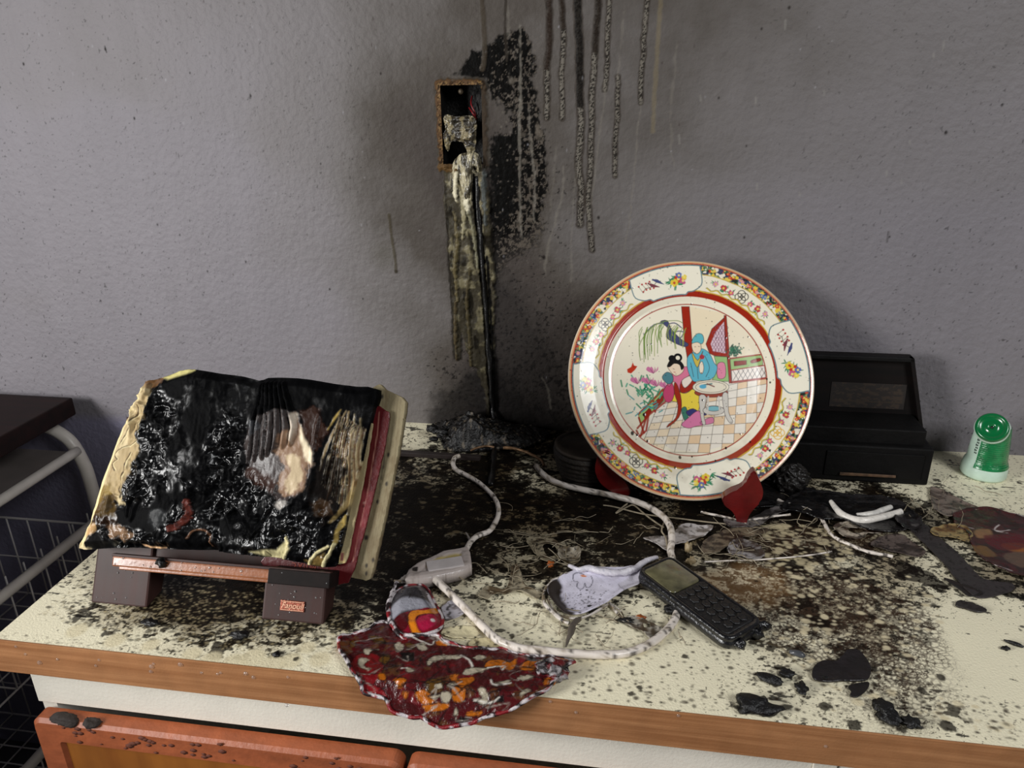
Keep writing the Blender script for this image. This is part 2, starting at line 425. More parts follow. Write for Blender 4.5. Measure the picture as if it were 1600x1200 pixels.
    for k in range(10):
        px, py = rg.uniform(790, 845), rg.uniform(60, 360)
        x, y = onW(px, py); cv.dot(x, y, rg.uniform(.0012, .0045), c(92, 84, 74), rg.uniform(.3, .8), soft=.002, ry=rg.uniform(.002, .009))
    for k in range(120):
        px, py = rg.uniform(775, 852), rg.uniform(55, 420)
        x, y = onW(px, py); cv.dot(x, y, rg.uniform(.0005, .0014), c(105, 98, 88), rg.uniform(.2, .7))
    # lower soot at the worktop
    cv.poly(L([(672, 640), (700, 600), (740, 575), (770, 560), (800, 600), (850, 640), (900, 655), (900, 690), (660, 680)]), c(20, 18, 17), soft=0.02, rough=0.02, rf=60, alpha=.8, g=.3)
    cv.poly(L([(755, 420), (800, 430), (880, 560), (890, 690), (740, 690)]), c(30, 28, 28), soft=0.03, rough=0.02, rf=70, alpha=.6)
    # runs of sooty water
    def run(pts, wd, dark, y_dark=1.0, seed=1, pale_c=c(112, 106, 96)):
        P = wob(smooth_pts(L(pts), 8), .0022, 60, seed)
        n_ = len(P); k = max(2, int(n_*y_dark))
        cv.line(P, wd*1.5, c(52, 45, 38), alpha=.75, rough=.0012, seed=seed)
        cv.line(P, wd*.72, pale_c, alpha=.8, rough=.0014, seed=seed+1, h=.0006)
        cv.line(P, wd*1.0, c(22, 19, 17), alpha=.9, rough=.0010, rf=420, thr=.53, seed=seed+2)
        if y_dark > 0: cv.line(P[:k], wd*1.05, dark, alpha=.92, rough=.0012, g=.7, h=.0008, seed=seed+3)
    run([(857, -5), (858, 60), (855, 110), (856, 150), (855, 185)], .0075, c(40, 30, 24), .5, 11)
    run([(877, -5), (880, 60), (878, 120), (879, 185)], .0065, c(40, 32, 26), .3, 21)
    run([(902, -5), (905, 60), (906, 140), (908, 200), (904, 260), (908, 300), (906, 350)], .009, c(20, 17, 15), .42, 31)
    run([(935, -5), (930, 70), (925, 150), (923, 250), (920, 320), (926, 390)], .0075, c(34, 27, 22), .25, 41)
    run([(953, -5), (950, 60), (948, 100), (945, 140)], .006, c(40, 34, 28), .0, 51)
    run([(966, 120), (965, 180), (961, 240), (962, 275)], .006, c(40, 34, 28), .0, 61)
    run([(1012, -5), (1007, 60), (1003, 110), (1001, 160)], .006, c(40, 34, 28), .0, 71)
    for pts, wd, al in [([(945, 140), (938, 200), (930, 260), (922, 330)], .003, .5), ([(880, 260), (878, 310), (865, 350), (855, 390), (852, 430)], .005, .55), ([(1001, 160), (992, 250), (985, 330), (975, 400)], .003, .5),
                        ([(812, 40), (813, 120), (812, 220), (813, 300), (815, 370)], .0055, .75), ([(825, 170), (832, 240), (836, 300), (834, 345)], .005, .7), ([(1058, 60), (1052, 130), (1048, 200), (1052, 260)], .004, .4),
                        ([(900, 250), (895, 330), (893, 400), (892, 440)], .003, .4), ([(868, 230), (860, 330)], .003, .3), ([(975, 20), (966, 120)], .003, .45), ([(846, 590), (856, 610), (862, 640)], .004, .5), ([(792, -5), (795, 60)], .006, .4)]:
        cv.line(wob(smooth_pts(L(pts), 8), .0025, 50, int(wd*9999)), wd*.8, c(118, 112, 102), alpha=al*.7, rough=.0022, soft=.0012, seed=int(al*90), taper=[.4, .8, 1, .6, 1, .5])
    cv.line(smooth_pts(L([(1033, -5), (1028, 60), (1024, 130), (1020, 205)]), 5), .006, c(120, 106, 74), alpha=.38, rough=.0015, soft=.0015)
    cv.line(smooth_pts(L([(753, -5), (756, 40), (757, 80), (754, 108)]), 5), .007, c(60, 52, 42), alpha=.85, rough=.0012, h=.001)
    cv.line(smooth_pts(L([(791, -5), (789, 40), (792, 95)]), 5), .004, c(44, 38, 32), alpha=.85, rough=.0012)
    cv.line(smooth_pts(L([(608, 336), (612, 370), (617, 400), (619, 424)]), 5), .0045, c(62, 55, 40), alpha=.8, rough=.0012, h=.0008)
    cv.dot(*onW(619, 424), .0032, c(48, 42, 32), .8); cv.dot(*onW(600, 400), .02, c(70, 66, 52), .35, soft=.015)
    cv.line(smooth_pts(L([(766, 420), (790, 410), (812, 396), (826, 378)]), 5), .0012, c(30, 27, 25), alpha=.8)
    # melted and burnt plaster chase below the socket
    ch = L([(696, 262), (752, 262), (762, 300), (768, 360), (772, 420), (774, 470), (772, 540), (770, 600), (772, 690), (764, 690), (758, 610), (752, 600), (746, 575), (738, 570), (728, 540), (722, 520), (720, 560), (714, 560), (708, 520), (706, 470), (702, 420), (700, 360), (694, 320)])
    sl = cv.box(ch, .03); Xs, Ys = cv.X[sl], cv.Y[sl]
    ins = poly_in(ch, Xs, Ys); D = seg_dist(ch, Xs, Ys, True)[0]; D = np.where(ins, D, -D)+(fbm(Xs, Ys, 90, 3, 3)-.5)*.008
    m = sstep(-.002, .002, D); nn = fbm(Xs, Ys*.3, 120, 4, 31); n3 = fbm(Xs, Ys, 70, 4, 33)
    cc = c(82, 75, 60)*(1-nn[..., None])+c(46, 42, 32)*nn[..., None]
    hot = sstep(.55, .72, n3)*.55; cc = cc*(1-hot[..., None])+c(150, 140, 105)*hot[..., None]
    dk = sstep(.56, .66, fbm(Xs, Ys*.35, 85, 4, 37))*.8; cc = cc*(1-dk[..., None])+c(20, 17, 13)*dk[..., None]
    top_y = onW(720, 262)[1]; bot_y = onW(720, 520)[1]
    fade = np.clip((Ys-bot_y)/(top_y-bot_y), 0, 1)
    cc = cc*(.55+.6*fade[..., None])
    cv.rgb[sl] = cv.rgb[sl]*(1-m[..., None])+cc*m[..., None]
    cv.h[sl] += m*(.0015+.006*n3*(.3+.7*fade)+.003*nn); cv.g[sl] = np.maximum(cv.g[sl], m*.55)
    cv.line(smooth_pts(L([(697, 290), (699, 340), (702, 420), (706, 480), (710, 560)]), 5), .004, c(34, 30, 24), alpha=.85, rough=.002)
    for pts, wd, col in [([(716, 262), (712, 290), (714, 312)], .008, c(225, 216, 186)), ([(730, 258), (731, 290), (729, 312), (733, 330)], .011, c(228, 220, 192)), ([(722, 300), (726, 340), (724, 372)], .007, c(150, 142, 112)),
                         ([(741, 262), (738, 300), (740, 318)], .006, c(190, 180, 150)), ([(733, 330), (740, 360), (746, 395), (748, 420)], .006, c(120, 116, 92)), ([(712, 330), (716, 380), (712, 420), (716, 470)], .006, c(96, 86, 58)),
                         ([(736, 420), (730, 470), (734, 520), (736, 570)], .006, c(70, 62, 42)), ([(713, 470), (712, 520), (714, 562)], .005, c(74, 64, 44)), ([(757, 262), (757, 300), (760, 350)], .008, c(74, 78, 76))]:
        cv.line(smooth_pts(L(pts), 6), wd, col, alpha=.92, rough=.003, rf=200, h=.004, g=.8, taper=[.6, 1, .9, .5])
    cv.line(smooth_pts(L([(740, 272), (742, 310), (748, 350), (752, 400), (756, 440), (760, 500), (764, 560), (768, 620), (770, 660)]), 5), .0085, c(7, 6, 6), alpha=1, rough=.0025, g=.6, h=-.004, taper=[.7, 1, 1.1, 1, .8, .8, .7])
    cv.line(smooth_pts(L([(762, 400), (766, 470), (770, 540), (772, 600)]), 5), .005, c(12, 11, 10), alpha=1, rough=.002)
    # rusty crumbling rim of the recess
    hx0, hz1 = onW(688, 134); hx1, hz0 = onW(755, 256)
    rim = [(hx0, hz0), (hx1, hz0), (hx1, hz1), (hx0, hz1), (hx0, hz0)]
    cv.line(rim, .021, c(64, 58, 50), alpha=.7, rough=.004)
    cv.line(rim[2:], .015, c(84, 60, 36), alpha=1, rough=.004, rf=160, h=.003)
    cv.line(rim[1:3], .014, c(58, 48, 38), alpha=1, rough=.004, rf=160, h=.002)
    cv.line([(hx0-.004, hz0-.004), (hx0+.03, hz0-.005)], .012, c(92, 68, 38), alpha=1, rough=.004, h=.002)
    cv.line(rim[2:], .012, c(40, 28, 16), alpha=.9, rough=.003, thr=.55, rf=200)
    cv.line(rim[2:], .010, c(136, 104, 58), alpha=.7, rough=.003, thr=.60, rf=260)
    # specks and nicks
    for px, py, r in [(37, 100, 2.3), (210, 185, 2.2), (297, 114, 1.5), (165, 77, 2.2), (595, 115, 1.8), (392, 150, 1.6), (246, 351, 1.7), (384, 409, 1.8), (281, 367, 1.5), (324, 424, 1.7), (157, 470, 2), (220, 491, 1.6), (192, 490, 1.6), (215, 531, 1.6), (515, 452, 1.9), (567, 467, 1.6), (501, 256, 1.6), (850, 402, 3.2), (1233, 12, 2), (1190, 45, 1.6), (1123, 153, 1.6), (1163, 371, 1.8), (1478, 207, 2.4), (1390, 370, 1.5), (1566, 164, 1.7), (1166, 228, 1.4), (1250, 470, 1.6), (935, 340, 2.4), (910, 328, 1.6)]:
        cv.dot(*onW(px, py), r*.0008, c(26, 22, 20), .9, ry=r*.0011)
    for k in range(520):
        px, py = rg.uniform(0, 1600), rg.uniform(0, 690)
        if rg.random() < .5: px = rg.normal(420, 190)
        x, y = onW(px, py); cv.dot(x, y, rg.uniform(.0005, .0011), c(60, 52, 50) if rg.random() < .82 else c(150, 148, 152), rg.uniform(.3, .85), ry=rg.uniform(.0005, .002))
    cv.line(L([(164, 72), (167, 82)]), .0016, c(25, 22, 20)); cv.line(L([(391, 147), (391, 154)]), .0016, c(25, 22, 20)); cv.line(L([(1388, 362), (1386, 378)]), .002, c(80, 76, 78))
    for k in range(12):
        x, y = onW(rg.uniform(1050, 1480), rg.uniform(20, 330)); cv.line([(x, y), (x+.001, y-rg.uniform(.003, .012))], .0026, c(146, 143, 136), alpha=.3)
    # plaster relief in the geometry (soft trowel waves)
    cv.h += (fbm(X, Y, 9, 3, 40)-.5)*.0022
    keepx = (cv.xs[:-1] > hx0) & (cv.xs[:-1] < hx1); keepz = (cv.ys[:-1] > hz0) & (cv.ys[:-1] < hz1)
    hole = keepx[:, None] & keepz[None, :]
    # coarse continuation beyond the detailed part shares the same sheet
    xs = np.concatenate([np.linspace(-1.9, X0-.02, 12), cv.xs, np.linspace(X1+.02, 1.7, 12)])
    zs = np.concatenate([np.linspace(-.9, Z0-.02, 10), cv.ys, np.linspace(Z1+.02, 1.5, 10)])
    GX, GZ = np.meshgrid(xs, zs, indexing='ij')
    CX, CZ = np.clip(GX, X0, X1), np.clip(GZ, Z0, Z1)
    col = cv.sample(cv.rgb, CX, CZ); g = cv.sample(cv.g, CX, CZ); h = cv.sample(cv.h, CX, CZ)
    low = GZ < Z0-.005; col[low] = c(122, 119, 138)
    side_ = ((GX < X0-.001) | (GX > X1+.001)) & ~low; pc_ = c(117, 113, 118)*(.95+.1*fbm(GX, GZ, 3, 2, 5))[..., None]; col[side_] = pc_[side_]
    far = (GX < X0-.005) | (GX > X1+.005); g[far | low] = 0; h = np.where(far | low, 0, h)
    kk = np.ones((len(xs)-1, len(zs)-1), bool); kk[12:12+hole.shape[0], 10:10+hole.shape[1]] = ~hole
    V = np.stack([GX, -h, GZ], -1).reshape(-1, 3)
    me = mesh_np(V, grid_quads(len(xs), len(zs), kk), col.reshape(-1, 3), g.ravel())
    m = mat('sooty_painted_plaster', rough=0.62, attr=True, rattr=True, rlo=.4, bump=0.0024, bscale=95, spec=.35, sootspec=True)
    o = link('wall_back', me, m); tag(o, kind='structure')
    return hx0, hx1, hz0, hz1
HX0, HX1, HZ0, HZ1 = build_wall()
fl = box('floor', -1.9, 1.7, -2.9, 0.0, -.93, -.9, mat('dark_vinyl_floor', c(58, 54, 58), .6, mottle=.3, mscale=8)); tag(fl, kind='structure')
wl = box('wall_left', -1.95, -1.9, -.95, 0.0, -.9, 1.5, mat('left_wall_paint', c(120, 118, 130), .7)); tag(wl, kind='structure')

wf = box('light_blocker', -1.9, -1.0, -.98, -.68, -.9, .17, mat('blocker_paint', c(150, 146, 150), .7)); tag(wf, kind='structure')  # unseen box added to keep the window light off the lower left wall

# burnt flush box in the wall, with what is left of the socket
def build_socket():
    t = empty('socket_box', ((HX0+HX1)/2, -.0, HZ0)); tag(t, 'burnt-out electrical socket box recessed in the sooty wall', 'electrical box')
    bm = bmesh.new(); d = .045; e = .0016
    x0, x1, z0, z1 = HX0-e, HX1+e, HZ0-e, HZ1+e
    f = [bm.verts.new((x, .0005, z)) for x, z in ((x0, z0), (x1, z0), (x1, z1), (x0, z1))]
    k = [bm.verts.new((x, d, z)) for x, z in ((x0, z0), (x1, z0), (x1, z1), (x0, z1))]
    for i in range(4): bm.faces.new((f[i], f[(i+1) % 4], k[(i+1) % 4], k[i]))
    bm.faces.new(k)
    o = bm_obj('back_box', bm, mat('burnt_steel', c(17, 14, 12), .55, .2, bump=.002, bscale=200, mottle=.5, mscale=60), t)
    m = mat('melted_socket_plastic', c(176, 162, 128), .35, attr=True, bump=.0016, bscale=260, coat=.3)
    # sagging remains of the socket front
    pl = Plane((0, .006, 0), (1, 0, 0), (0, 0, 1))
    P = [onW(a, b, .006) for a, b in [(694, 184), (700, 179), (716, 182), (735, 180), (745, 187), (746, 205), (744, 225), (742, 240), (736, 246), (730, 232), (724, 222), (716, 220), (706, 222), (703, 235), (699, 234), (694, 212), (697, 200)]]
    xs = [q[0] for q in P]; zs = [q[1] for q in P]
    cv = Canvas(min(xs)-.004, max(xs)+.004, min(zs)-.004, max(zs)+.004, .0006, c(138, 126, 96))
    n = fbm(cv.X, cv.Y*.6, 150, 4, 5); a = sstep(.42, .58, n)[..., None]; cv.rgb = cv.rgb*(1-a)+c(52, 46, 36)*a
    n = fbm(cv.X, cv.Y, 220, 3, 8); a = sstep(.58, .7, n)[..., None]*.8; cv.rgb = cv.rgb*(1-a)+c(14, 12, 10)*a
    sheet('melted_socket_face', P, cv, m, t, on_plane(pl), res=.0007, thick=.005, jag=.0012, jf=300,
          hfn=lambda x, y, d: .009*(fbm(x, y, 110, 3, 2)-.3)+.004*sstep(0, .006, d))
    P2 = [onW(a, b, .0) for a, b in [(712, 250), (722, 240), (732, 238), (742, 236), (752, 246), (754, 262), (748, 268), (742, 262), (738, 300), (730, 312), (724, 300), (716, 268), (710, 300), (706, 296), (708, 266)]]
    xs = [q[0] for q in P2]; zs = [q[1] for q in P2]
    cv = Canvas(min(xs)-.004, max(xs)+.004, min(zs)-.004, max(zs)+.004, .0006, c(180, 170, 140))
    n = fbm(cv.X, cv.Y*.3, 190, 4, 15); a = sstep(.44, .58, n)[..., None]; cv.rgb = cv.rgb*(1-a)+c(60, 54, 40)*a
    sheet('melted_drip', P2, cv, m, t, on_plane(Plane((0, -.004, 0), (1, 0, 0), (0, 0, 1))), res=.0007, thick=.004, jag=.001, jf=300,
          hfn=lambda x, y, d: .008*fbm(x, y*.4, 140, 3, 2)*sstep(0, .003, d))
    red = mat('red_wire_insulation', c(120, 22, 26), .4); blkw = mat('burnt_wire', c(16, 14, 14), .5)
    def W3(a, b, y): q = onW(a, b, y); return (q[0], y, q[1])
    tube('wire', [W3(738, 150, .03), (W3(736, 162, .015)), W3(742, 176, .012), W3(746, 188, .02)], .0011, red, t)
    tube('wire', [W3(733, 168, .02), W3(738, 176, .008), W3(744, 186, .012)], .0011, red, t)
    tube('wire', [W3(745, 160, .03), W3(748, 172, .012), W3(744, 182, .014), W3(738, 178, .02)], .001, blkw, t)
    s = lathe('fixing_screw', [(.0015, 0), (.0042, .0002), (.0042, .0016), (.0028, .0026), (.0006, .0028)], mat('rusted_screw', c(66, 56, 42), .5, .5, bump=.0006, bscale=400), t, (0, 0, 0), 20)
    q = onW(720, 143, .018)
    s.data.transform(Matrix.Translation((q[0], .02, q[1]))@Matrix.Rotation(math.radians(90), 4, 'X'))
build_socket()

# ------------------------------------------------------------------ worktop
LX, WY, BT = -0.6535, -0.6, 0.0422
def build_top():
    t = empty('countertop', (0.2, -.3, -BT)); tag(t, 'cream laminate worktop with wood-look front edge, spattered with soot', 'countertop')
    cv = Canvas(LX, .752, WY, 0.0, .001, c(244, 236, 206)); X, Y = cv.X, cv.Y
    cv.rgb *= (.96+.07*fbm(X, Y, 20, 3, 3))[..., None]
    D = [(20, 975, .03), (70, 990, .05), (140, 1005, .06), (220, 1020, .10), (300, 1035, .10), (380, 1045, .08), (450, 1050, .05), (520, 1040, .1), (60, 950, .2), (110, 900, .45), (150, 960, .62), (200, 985, .72), (280, 1000, .76), (350, 1010, .78), (430, 1010, .76), (480, 1030, .25), (300, 940, .88), (380, 930, .88), (540, 960, .8),
         (600, 900, .92), (620, 800, .95), (600, 740, .8), (700, 800, .93), (650, 680, .45), (700, 720, .72), (760, 730, .9), (760, 690, .97), (820, 690, .8), (850, 740, .62), (800, 790, .85), (750, 850, .9), (700, 850, .93), (820, 860, .72), (900, 840, .8), (960, 830, .93), (940, 790, .93), (1000, 850, .9), (840, 980, .25), (780, 975, .25), (900, 1000, .2), (760, 960, .5), (960, 960, .35), (1000, 980, .2), (930, 930, .7),
         (860, 1070, .12), (900, 1080, .2), (1000, 1050, .22), (1050, 1090, .28), (1080, 1020, .2), (1060, 940, .5), (1100, 900, .65), (1150, 850, .82), (1150, 800, .95), (1200, 780, .95), (1250, 800, .93), (1230, 850, .7), (1200, 900, .55), (1240, 940, .7), (1300, 900, .62), (1380, 880, .72), (1300, 960, .66), (1220, 1000, .58), (1180, 1060, .36), (1120, 1080, .3), (1250, 1060, .42), (1350, 1000, .64), (1440, 960, .5), (1420, 920, .6), (1400, 1060, .5), (1430, 1100, .4), (1330, 1100, .36), (1520, 1120, .3), (1580, 1140, .22), (1500, 1060, .16), (1540, 1010, .05), (1590, 1010, .1), (1500, 980, .14), (1560, 960, .3), (1590, 1060, .12), (1460, 860, .55), (1500, 850, .6), (1580, 900, .7),
         (1300, 770, .65), (1380, 790, .9), (1420, 800, .8), (1450, 770, .42), (1480, 740, .3), (1560, 780, .26), (1480, 720, .3), (1590, 730, .25), (1590, 790, .3), (1280, 745, .7), (900, 700, .9), (1000, 720, .95), (1100, 740, .95), (1200, 730, .95)]
    ctl = [(*onC(a, b), v) for a, b, v in D]+[(*onC(a, b), .04) for a, b in ((950, 1085), (900, 1050), (1000, 1030), (1040, 1065), (1130, 1035), (600, 1045), (1560, 1090), (1520, 1030))] + [(.75, -.3, .3), (.75, -.1, .2), (.9, -.5, .2)]
    den = field(X, Y, ctl, .022)
    sl = (slice(None), slice(None))
    # brown tarry film under the spots
    brown = c(122, 100, 62); m = np.clip((den-.36)*1.9, 0, .88)*sstep(.25, .65, fbm(X, Y, 22, 4, 6)); cv.mix(sl, m, brown)
    m = np.clip((den-.58)*3.2, 0, .93)*(.62+.5*fbm(X, Y, 30, 3, 60)); cv.mix(sl, m, c(74, 62, 44))
    # ragged soot speckle at three sizes, thresholded by the amount of soot
    for f, sd, wgt in ((55, 11, 1.0), (150, 12, 1.0), (380, 13, 1.0)):
        n = fbm(X, Y*1.15, f, 4, sd); thr = .86-.40*den
        cv.mix(sl, sstep(thr, thr+.025, n)*(.82+.15*den)*np.clip(den*5, 0, 1), c(24, 18, 13), g=.35)
    n = fbm(X+.3*Y, Y*2.6, 60, 4, 77); thr = .86-.42*den; cv.mix(sl, sstep(thr, thr+.03, n)*.9, c(18, 15, 12), g=.4)
    m = sstep(.86, .97, den)*(.8+.2*n); cv.mix(sl, m*.72, c(22, 18, 14), g=.5)
    # threads of pale film in the brown zone near the left stand
    rg = np.random.default_rng(11)
    def spots(pg, n, col, r0, r1, al, ell=1.0, g=None, h=None):
        P = np.array(Cn(pg)); a, b = P.min(0), P.max(0); k = 0
        while k < n:
            x, y = rg.uniform(a[0], b[0]), rg.uniform(a[1], b[1])
            if not poly_in(P, np.array([x]), np.array([y]))[0]: continue
            r = r0+(r1-r0)*rg.random()**3; cv.dot(x, y, r*rg.uniform(.9, 1.5), col, rg.uniform(al*.6, al), ry=r*rg.uniform(.7, 1.1)*ell, g=g, h=h, soft=.0012); k += 1
    cream = c(222, 208, 172)
    zoneR = [(1180, 900), (1300, 870), (1420, 900), (1480, 960), (1440, 1010), (1420, 1080), (1560, 1110), (1590, 1150), (1300, 1110), (1250, 1040), (1190, 1000)]
    # dried-drop network: round clean cells in a brown soot film
    dR = field0(X, Y, [(*onC(a, b), v) for a, b, v in [(1300, 920, 1), (1350, 960, 1), (1260, 900, .9), (1400, 960, .9), (1440, 1000, .6), (1330, 1000, .9), (1210, 860, .8), (1260, 850, .9), (1190, 880, .6), (1420, 1040, .7), (1400, 1100, .5), (1480, 1070, .35), (1250, 990, .6), (1220, 940, .8), (1320, 1110, .35), (1530, 1130, .3), (1150, 940, .4),
        (1100, 1000, 0), (1000, 1000, 0), (1120, 1060, .1), (1200, 1060, .2), (1540, 1020, 0), (1590, 1100, .1), (1510, 960, .15), (1460, 850, .3), (1560, 860, .3), (1350, 840, .6), (1000, 900, .2), (900, 900, 0), (700, 900, 0), (600, 700, 0), (1300, 760, 0), (1500, 750, 0), (1080, 900, .3)]], .020)
    F1, F2 = worley(X+.004*fbm(X, Y, 90, 2, 3), Y*1.15+.004*fbm(X, Y, 90, 2, 5), 150, 3); G1, G2 = worley(X, Y*1.1, 330, 8)
    wsz = .5*dR+.25*(fbm(X, Y, 45, 3, 14)-.5); net = sstep(wsz+.05, wsz-.05, F2-F1)*sstep(.22, .5, dR+.25*(fbm(X, Y, 60, 3, 44)-.5))
    net2 = sstep(wsz+.06, wsz-.08, G2-G1)*sstep(.15, .5, dR)*sstep(.42, .55, fbm(X, Y, 70, 3, 22))
    cv.mix(sl, np.clip(net*.62+net2*.55, 0, .93), c(62, 45, 33), g=.3)
    cv.mix(sl, sstep(.62, .70, fbm(X, Y, 90, 4, 31))*sstep(.3, .7, dR)*.9, c(28, 20, 15), g=.4)
    for pg, al in (([(1195, 872), (1230, 868), (1262, 878), (1258, 892), (1215, 895)], .95), ([(1240, 866), (1290, 858), (1345, 862), (1300, 874), (1250, 880)], .9), ([(1390, 880), (1440, 890), (1490, 915), (1480, 925), (1430, 910), (1400, 900)], .85), ([(1240, 935), (1265, 930), (1275, 950), (1250, 955)], .9), ([(1268, 965), (1300, 960), (1296, 980), (1270, 982)], .9),
                   ([(1130, 965), (1180, 960), (1190, 985), (1150, 990)], .5), ([(1300, 1010), (1340, 1000), (1350, 1020), (1310, 1030)], .4)):
        cv.poly(Cn(pg), c(24, 17, 13), alpha=al, rough=.008, rf=130, g=.4)
    cv.poly(Cn([(1090, 900), (1150, 880), (1220, 890), (1240, 930), (1200, 950), (1150, 940), (1100, 925)]), c(150, 110, 62), alpha=.38, soft=.012, rough=.01)
    spots(zoneR, 260, cream, .0012, .0050, .95)
    spots(zoneR, 500, c(30, 22, 16), .0006, .0022, .9, g=.4)
    spots([(1190, 820), (1330, 820), (1330, 880), (1200, 890)], 160, c(200, 186, 150), .002, .006, .9)
    spots([(560, 680), (1000, 760), (900, 860), (640, 860)], 500, c(16, 13, 11), .0012, .0065, .95, g=.5)
    spots([(600, 690), (900, 700), (1000, 800), (900, 900), (700, 880), (620, 800)], 160, c(128, 112, 82), .001, .004, .5)
    spots([(60, 960), (160, 880), (560, 960), (520, 1030), (200, 1000)], 1300, c(40, 32, 22), .0005, .0028, .85)
    spots([(60, 960), (160, 880), (560, 960), (520, 1030), (200, 1000)], 1100, c(176, 160, 120), .0004, .0016, .7)
    spots([(850, 1000), (1200, 1000), (1600, 1100), (1600, 1160), (900, 1090)], 620, c(44, 32, 22), .0006, .0024, .95)
    spots([(1440, 715), (1600, 715), (1600, 800), (1460, 800)], 260, c(60, 48, 36), .0005, .0020, .8)
    spots([(0, 985), (520, 1045), (520, 1056), (0, 998)], 160, c(70, 56, 40), .0005, .0014, .7)
    spots([(740, 930), (1060, 960), (1000, 1040), (780, 1000)], 240, c(54, 42, 26), .0006, .0028, .8)
    # scalloped cream gaps along the front left
    for a, b, r in [(300, 1022, 9), (330, 1030, 10), (365, 1035, 11), (395, 1028, 12), (425, 1038, 12), (455, 1032, 10), (480, 1012, 8), (500, 1030, 10), (235, 1008, 8), (180, 1000, 10), (120, 985, 10)]:
        cv.dot(*onC(a, b), r*.0011, c(226, 214, 178), .8, soft=.003)
    # lumps of soot
    for a, b, r in [(372, 996, 7), (432, 1024, 4), (463, 1030, 3), (235, 976, 7), (255, 985, 5), (193, 990, 3), (1070, 1027, 4), (1226, 1024, 4), (1225, 1048, 5), (1230, 1106, 5), (1290, 1105, 6), (1335, 1135, 7), (1410, 1140, 5), (1480, 1135, 8), (1440, 1080, 5), (1365, 1045, 5), (1150, 1105, 4), (985, 1085, 4), (1000, 1075, 3), (1470, 1058, 5)]:
        cv.poly([(onC(a, b)[0]+math.cos(q)*r*.0009, onC(a, b)[1]+math.sin(q)*r*.0009) for q in np.linspace(0, 6.28, 10)[:-1]], c(28, 22, 17), rough=.003, rf=200, alpha=.9, h=.0006)
    # ring and tide marks
    cv.line(smooth_pts(Cn([(1180, 1000), (1220, 1012), (1250, 1040), (1280, 1048)]), 5), .003, c(90, 74, 50), alpha=.5, rough=.002)
    cv.line(smooth_pts(Cn([(930, 960), (975, 975), (1005, 990)]), 5), .002, c(70, 60, 44), alpha=.5)
    gx = slice(None)
    h = cv.h.copy(); h[:, 0] = 0; h[0, :] = 0; h[:, -1] = 0; h[-1, :] = 0
    xs = np.concatenate([cv.xs, np.linspace(.758, 1.15, 40)]); GX, GY = np.meshgrid(xs, cv.ys, indexing='ij')
    MX = np.where(GX > .752, 1.504-GX, GX); col = cv.sample(cv.rgb, MX, GY); gl = cv.sample(cv.g, MX, GY); hh = np.zeros(GX.shape); hh[:cv.nx] = h
    V = np.stack([GX, GY, hh], -1).reshape(-1, 3)
    m = mat('sooty_cream_laminate', rough=.42, attr=True, rattr=True, rlo=.25, bump=.0006, bscale=420, spec=.4, sootspec=True)
    link('laminate_surface', mesh_np(V, grid_quads(*GX.shape), col.reshape(-1, 3), gl.ravel()), m, t)
    box('worktop_board', LX, 1.15, WY, 0.0, -BT, -.0009, mat('board_core', c(176, 160, 128), .7), t)
    wood = mat('wood_edge_laminate', c(172, 122, 82), .38, wood=(c(146, 98, 62), (5, 5, 200)), bump=.0002, bscale=400, mottle=.12, mscale=40)
    eb = box('edge_band', LX-.002, 1.15, WY-.0022, WY, -BT, .0006, wood, t, .0006)
    tag(eb, 'wood-grain edge strip')
    # water drops clinging to the band
    wt = mat('water_drop', (1, 1, 1), .03, trans=.85, spec=.4, alpha=.55); k = 0
    bm = bmesh.new()
    for a, b in [(25, 1010), (40, 1022), (62, 1035), (90, 1030), (155, 1031), (150, 1040), (237, 1041), (240, 1037), (236, 1049), (315, 1051), (340, 1053), (345, 1051), (384, 1052), (396, 1058), (282, 1038), (448, 1102), (450, 1058), (700, 1090), (860, 1096), (900, 1113), (1060, 1118), (1220, 1127), (1290, 1166)]:
        q = at(a, b, 1, WY-.0022); r = .0016+.0012*((a*7) % 5)/5
        mt = Matrix.Translation((q[0], WY-.0022, q[2]))@Matrix.Diagonal((r*1.1, r*.8, r, 1))
        bmesh.ops.create_uvsphere(bm, u_segments=12, v_segments=8, radius=1, matrix=mt)
    o = bm_obj('water_drops', bm, wt, t, True); o['kind'] = 'stuff'
build_top()

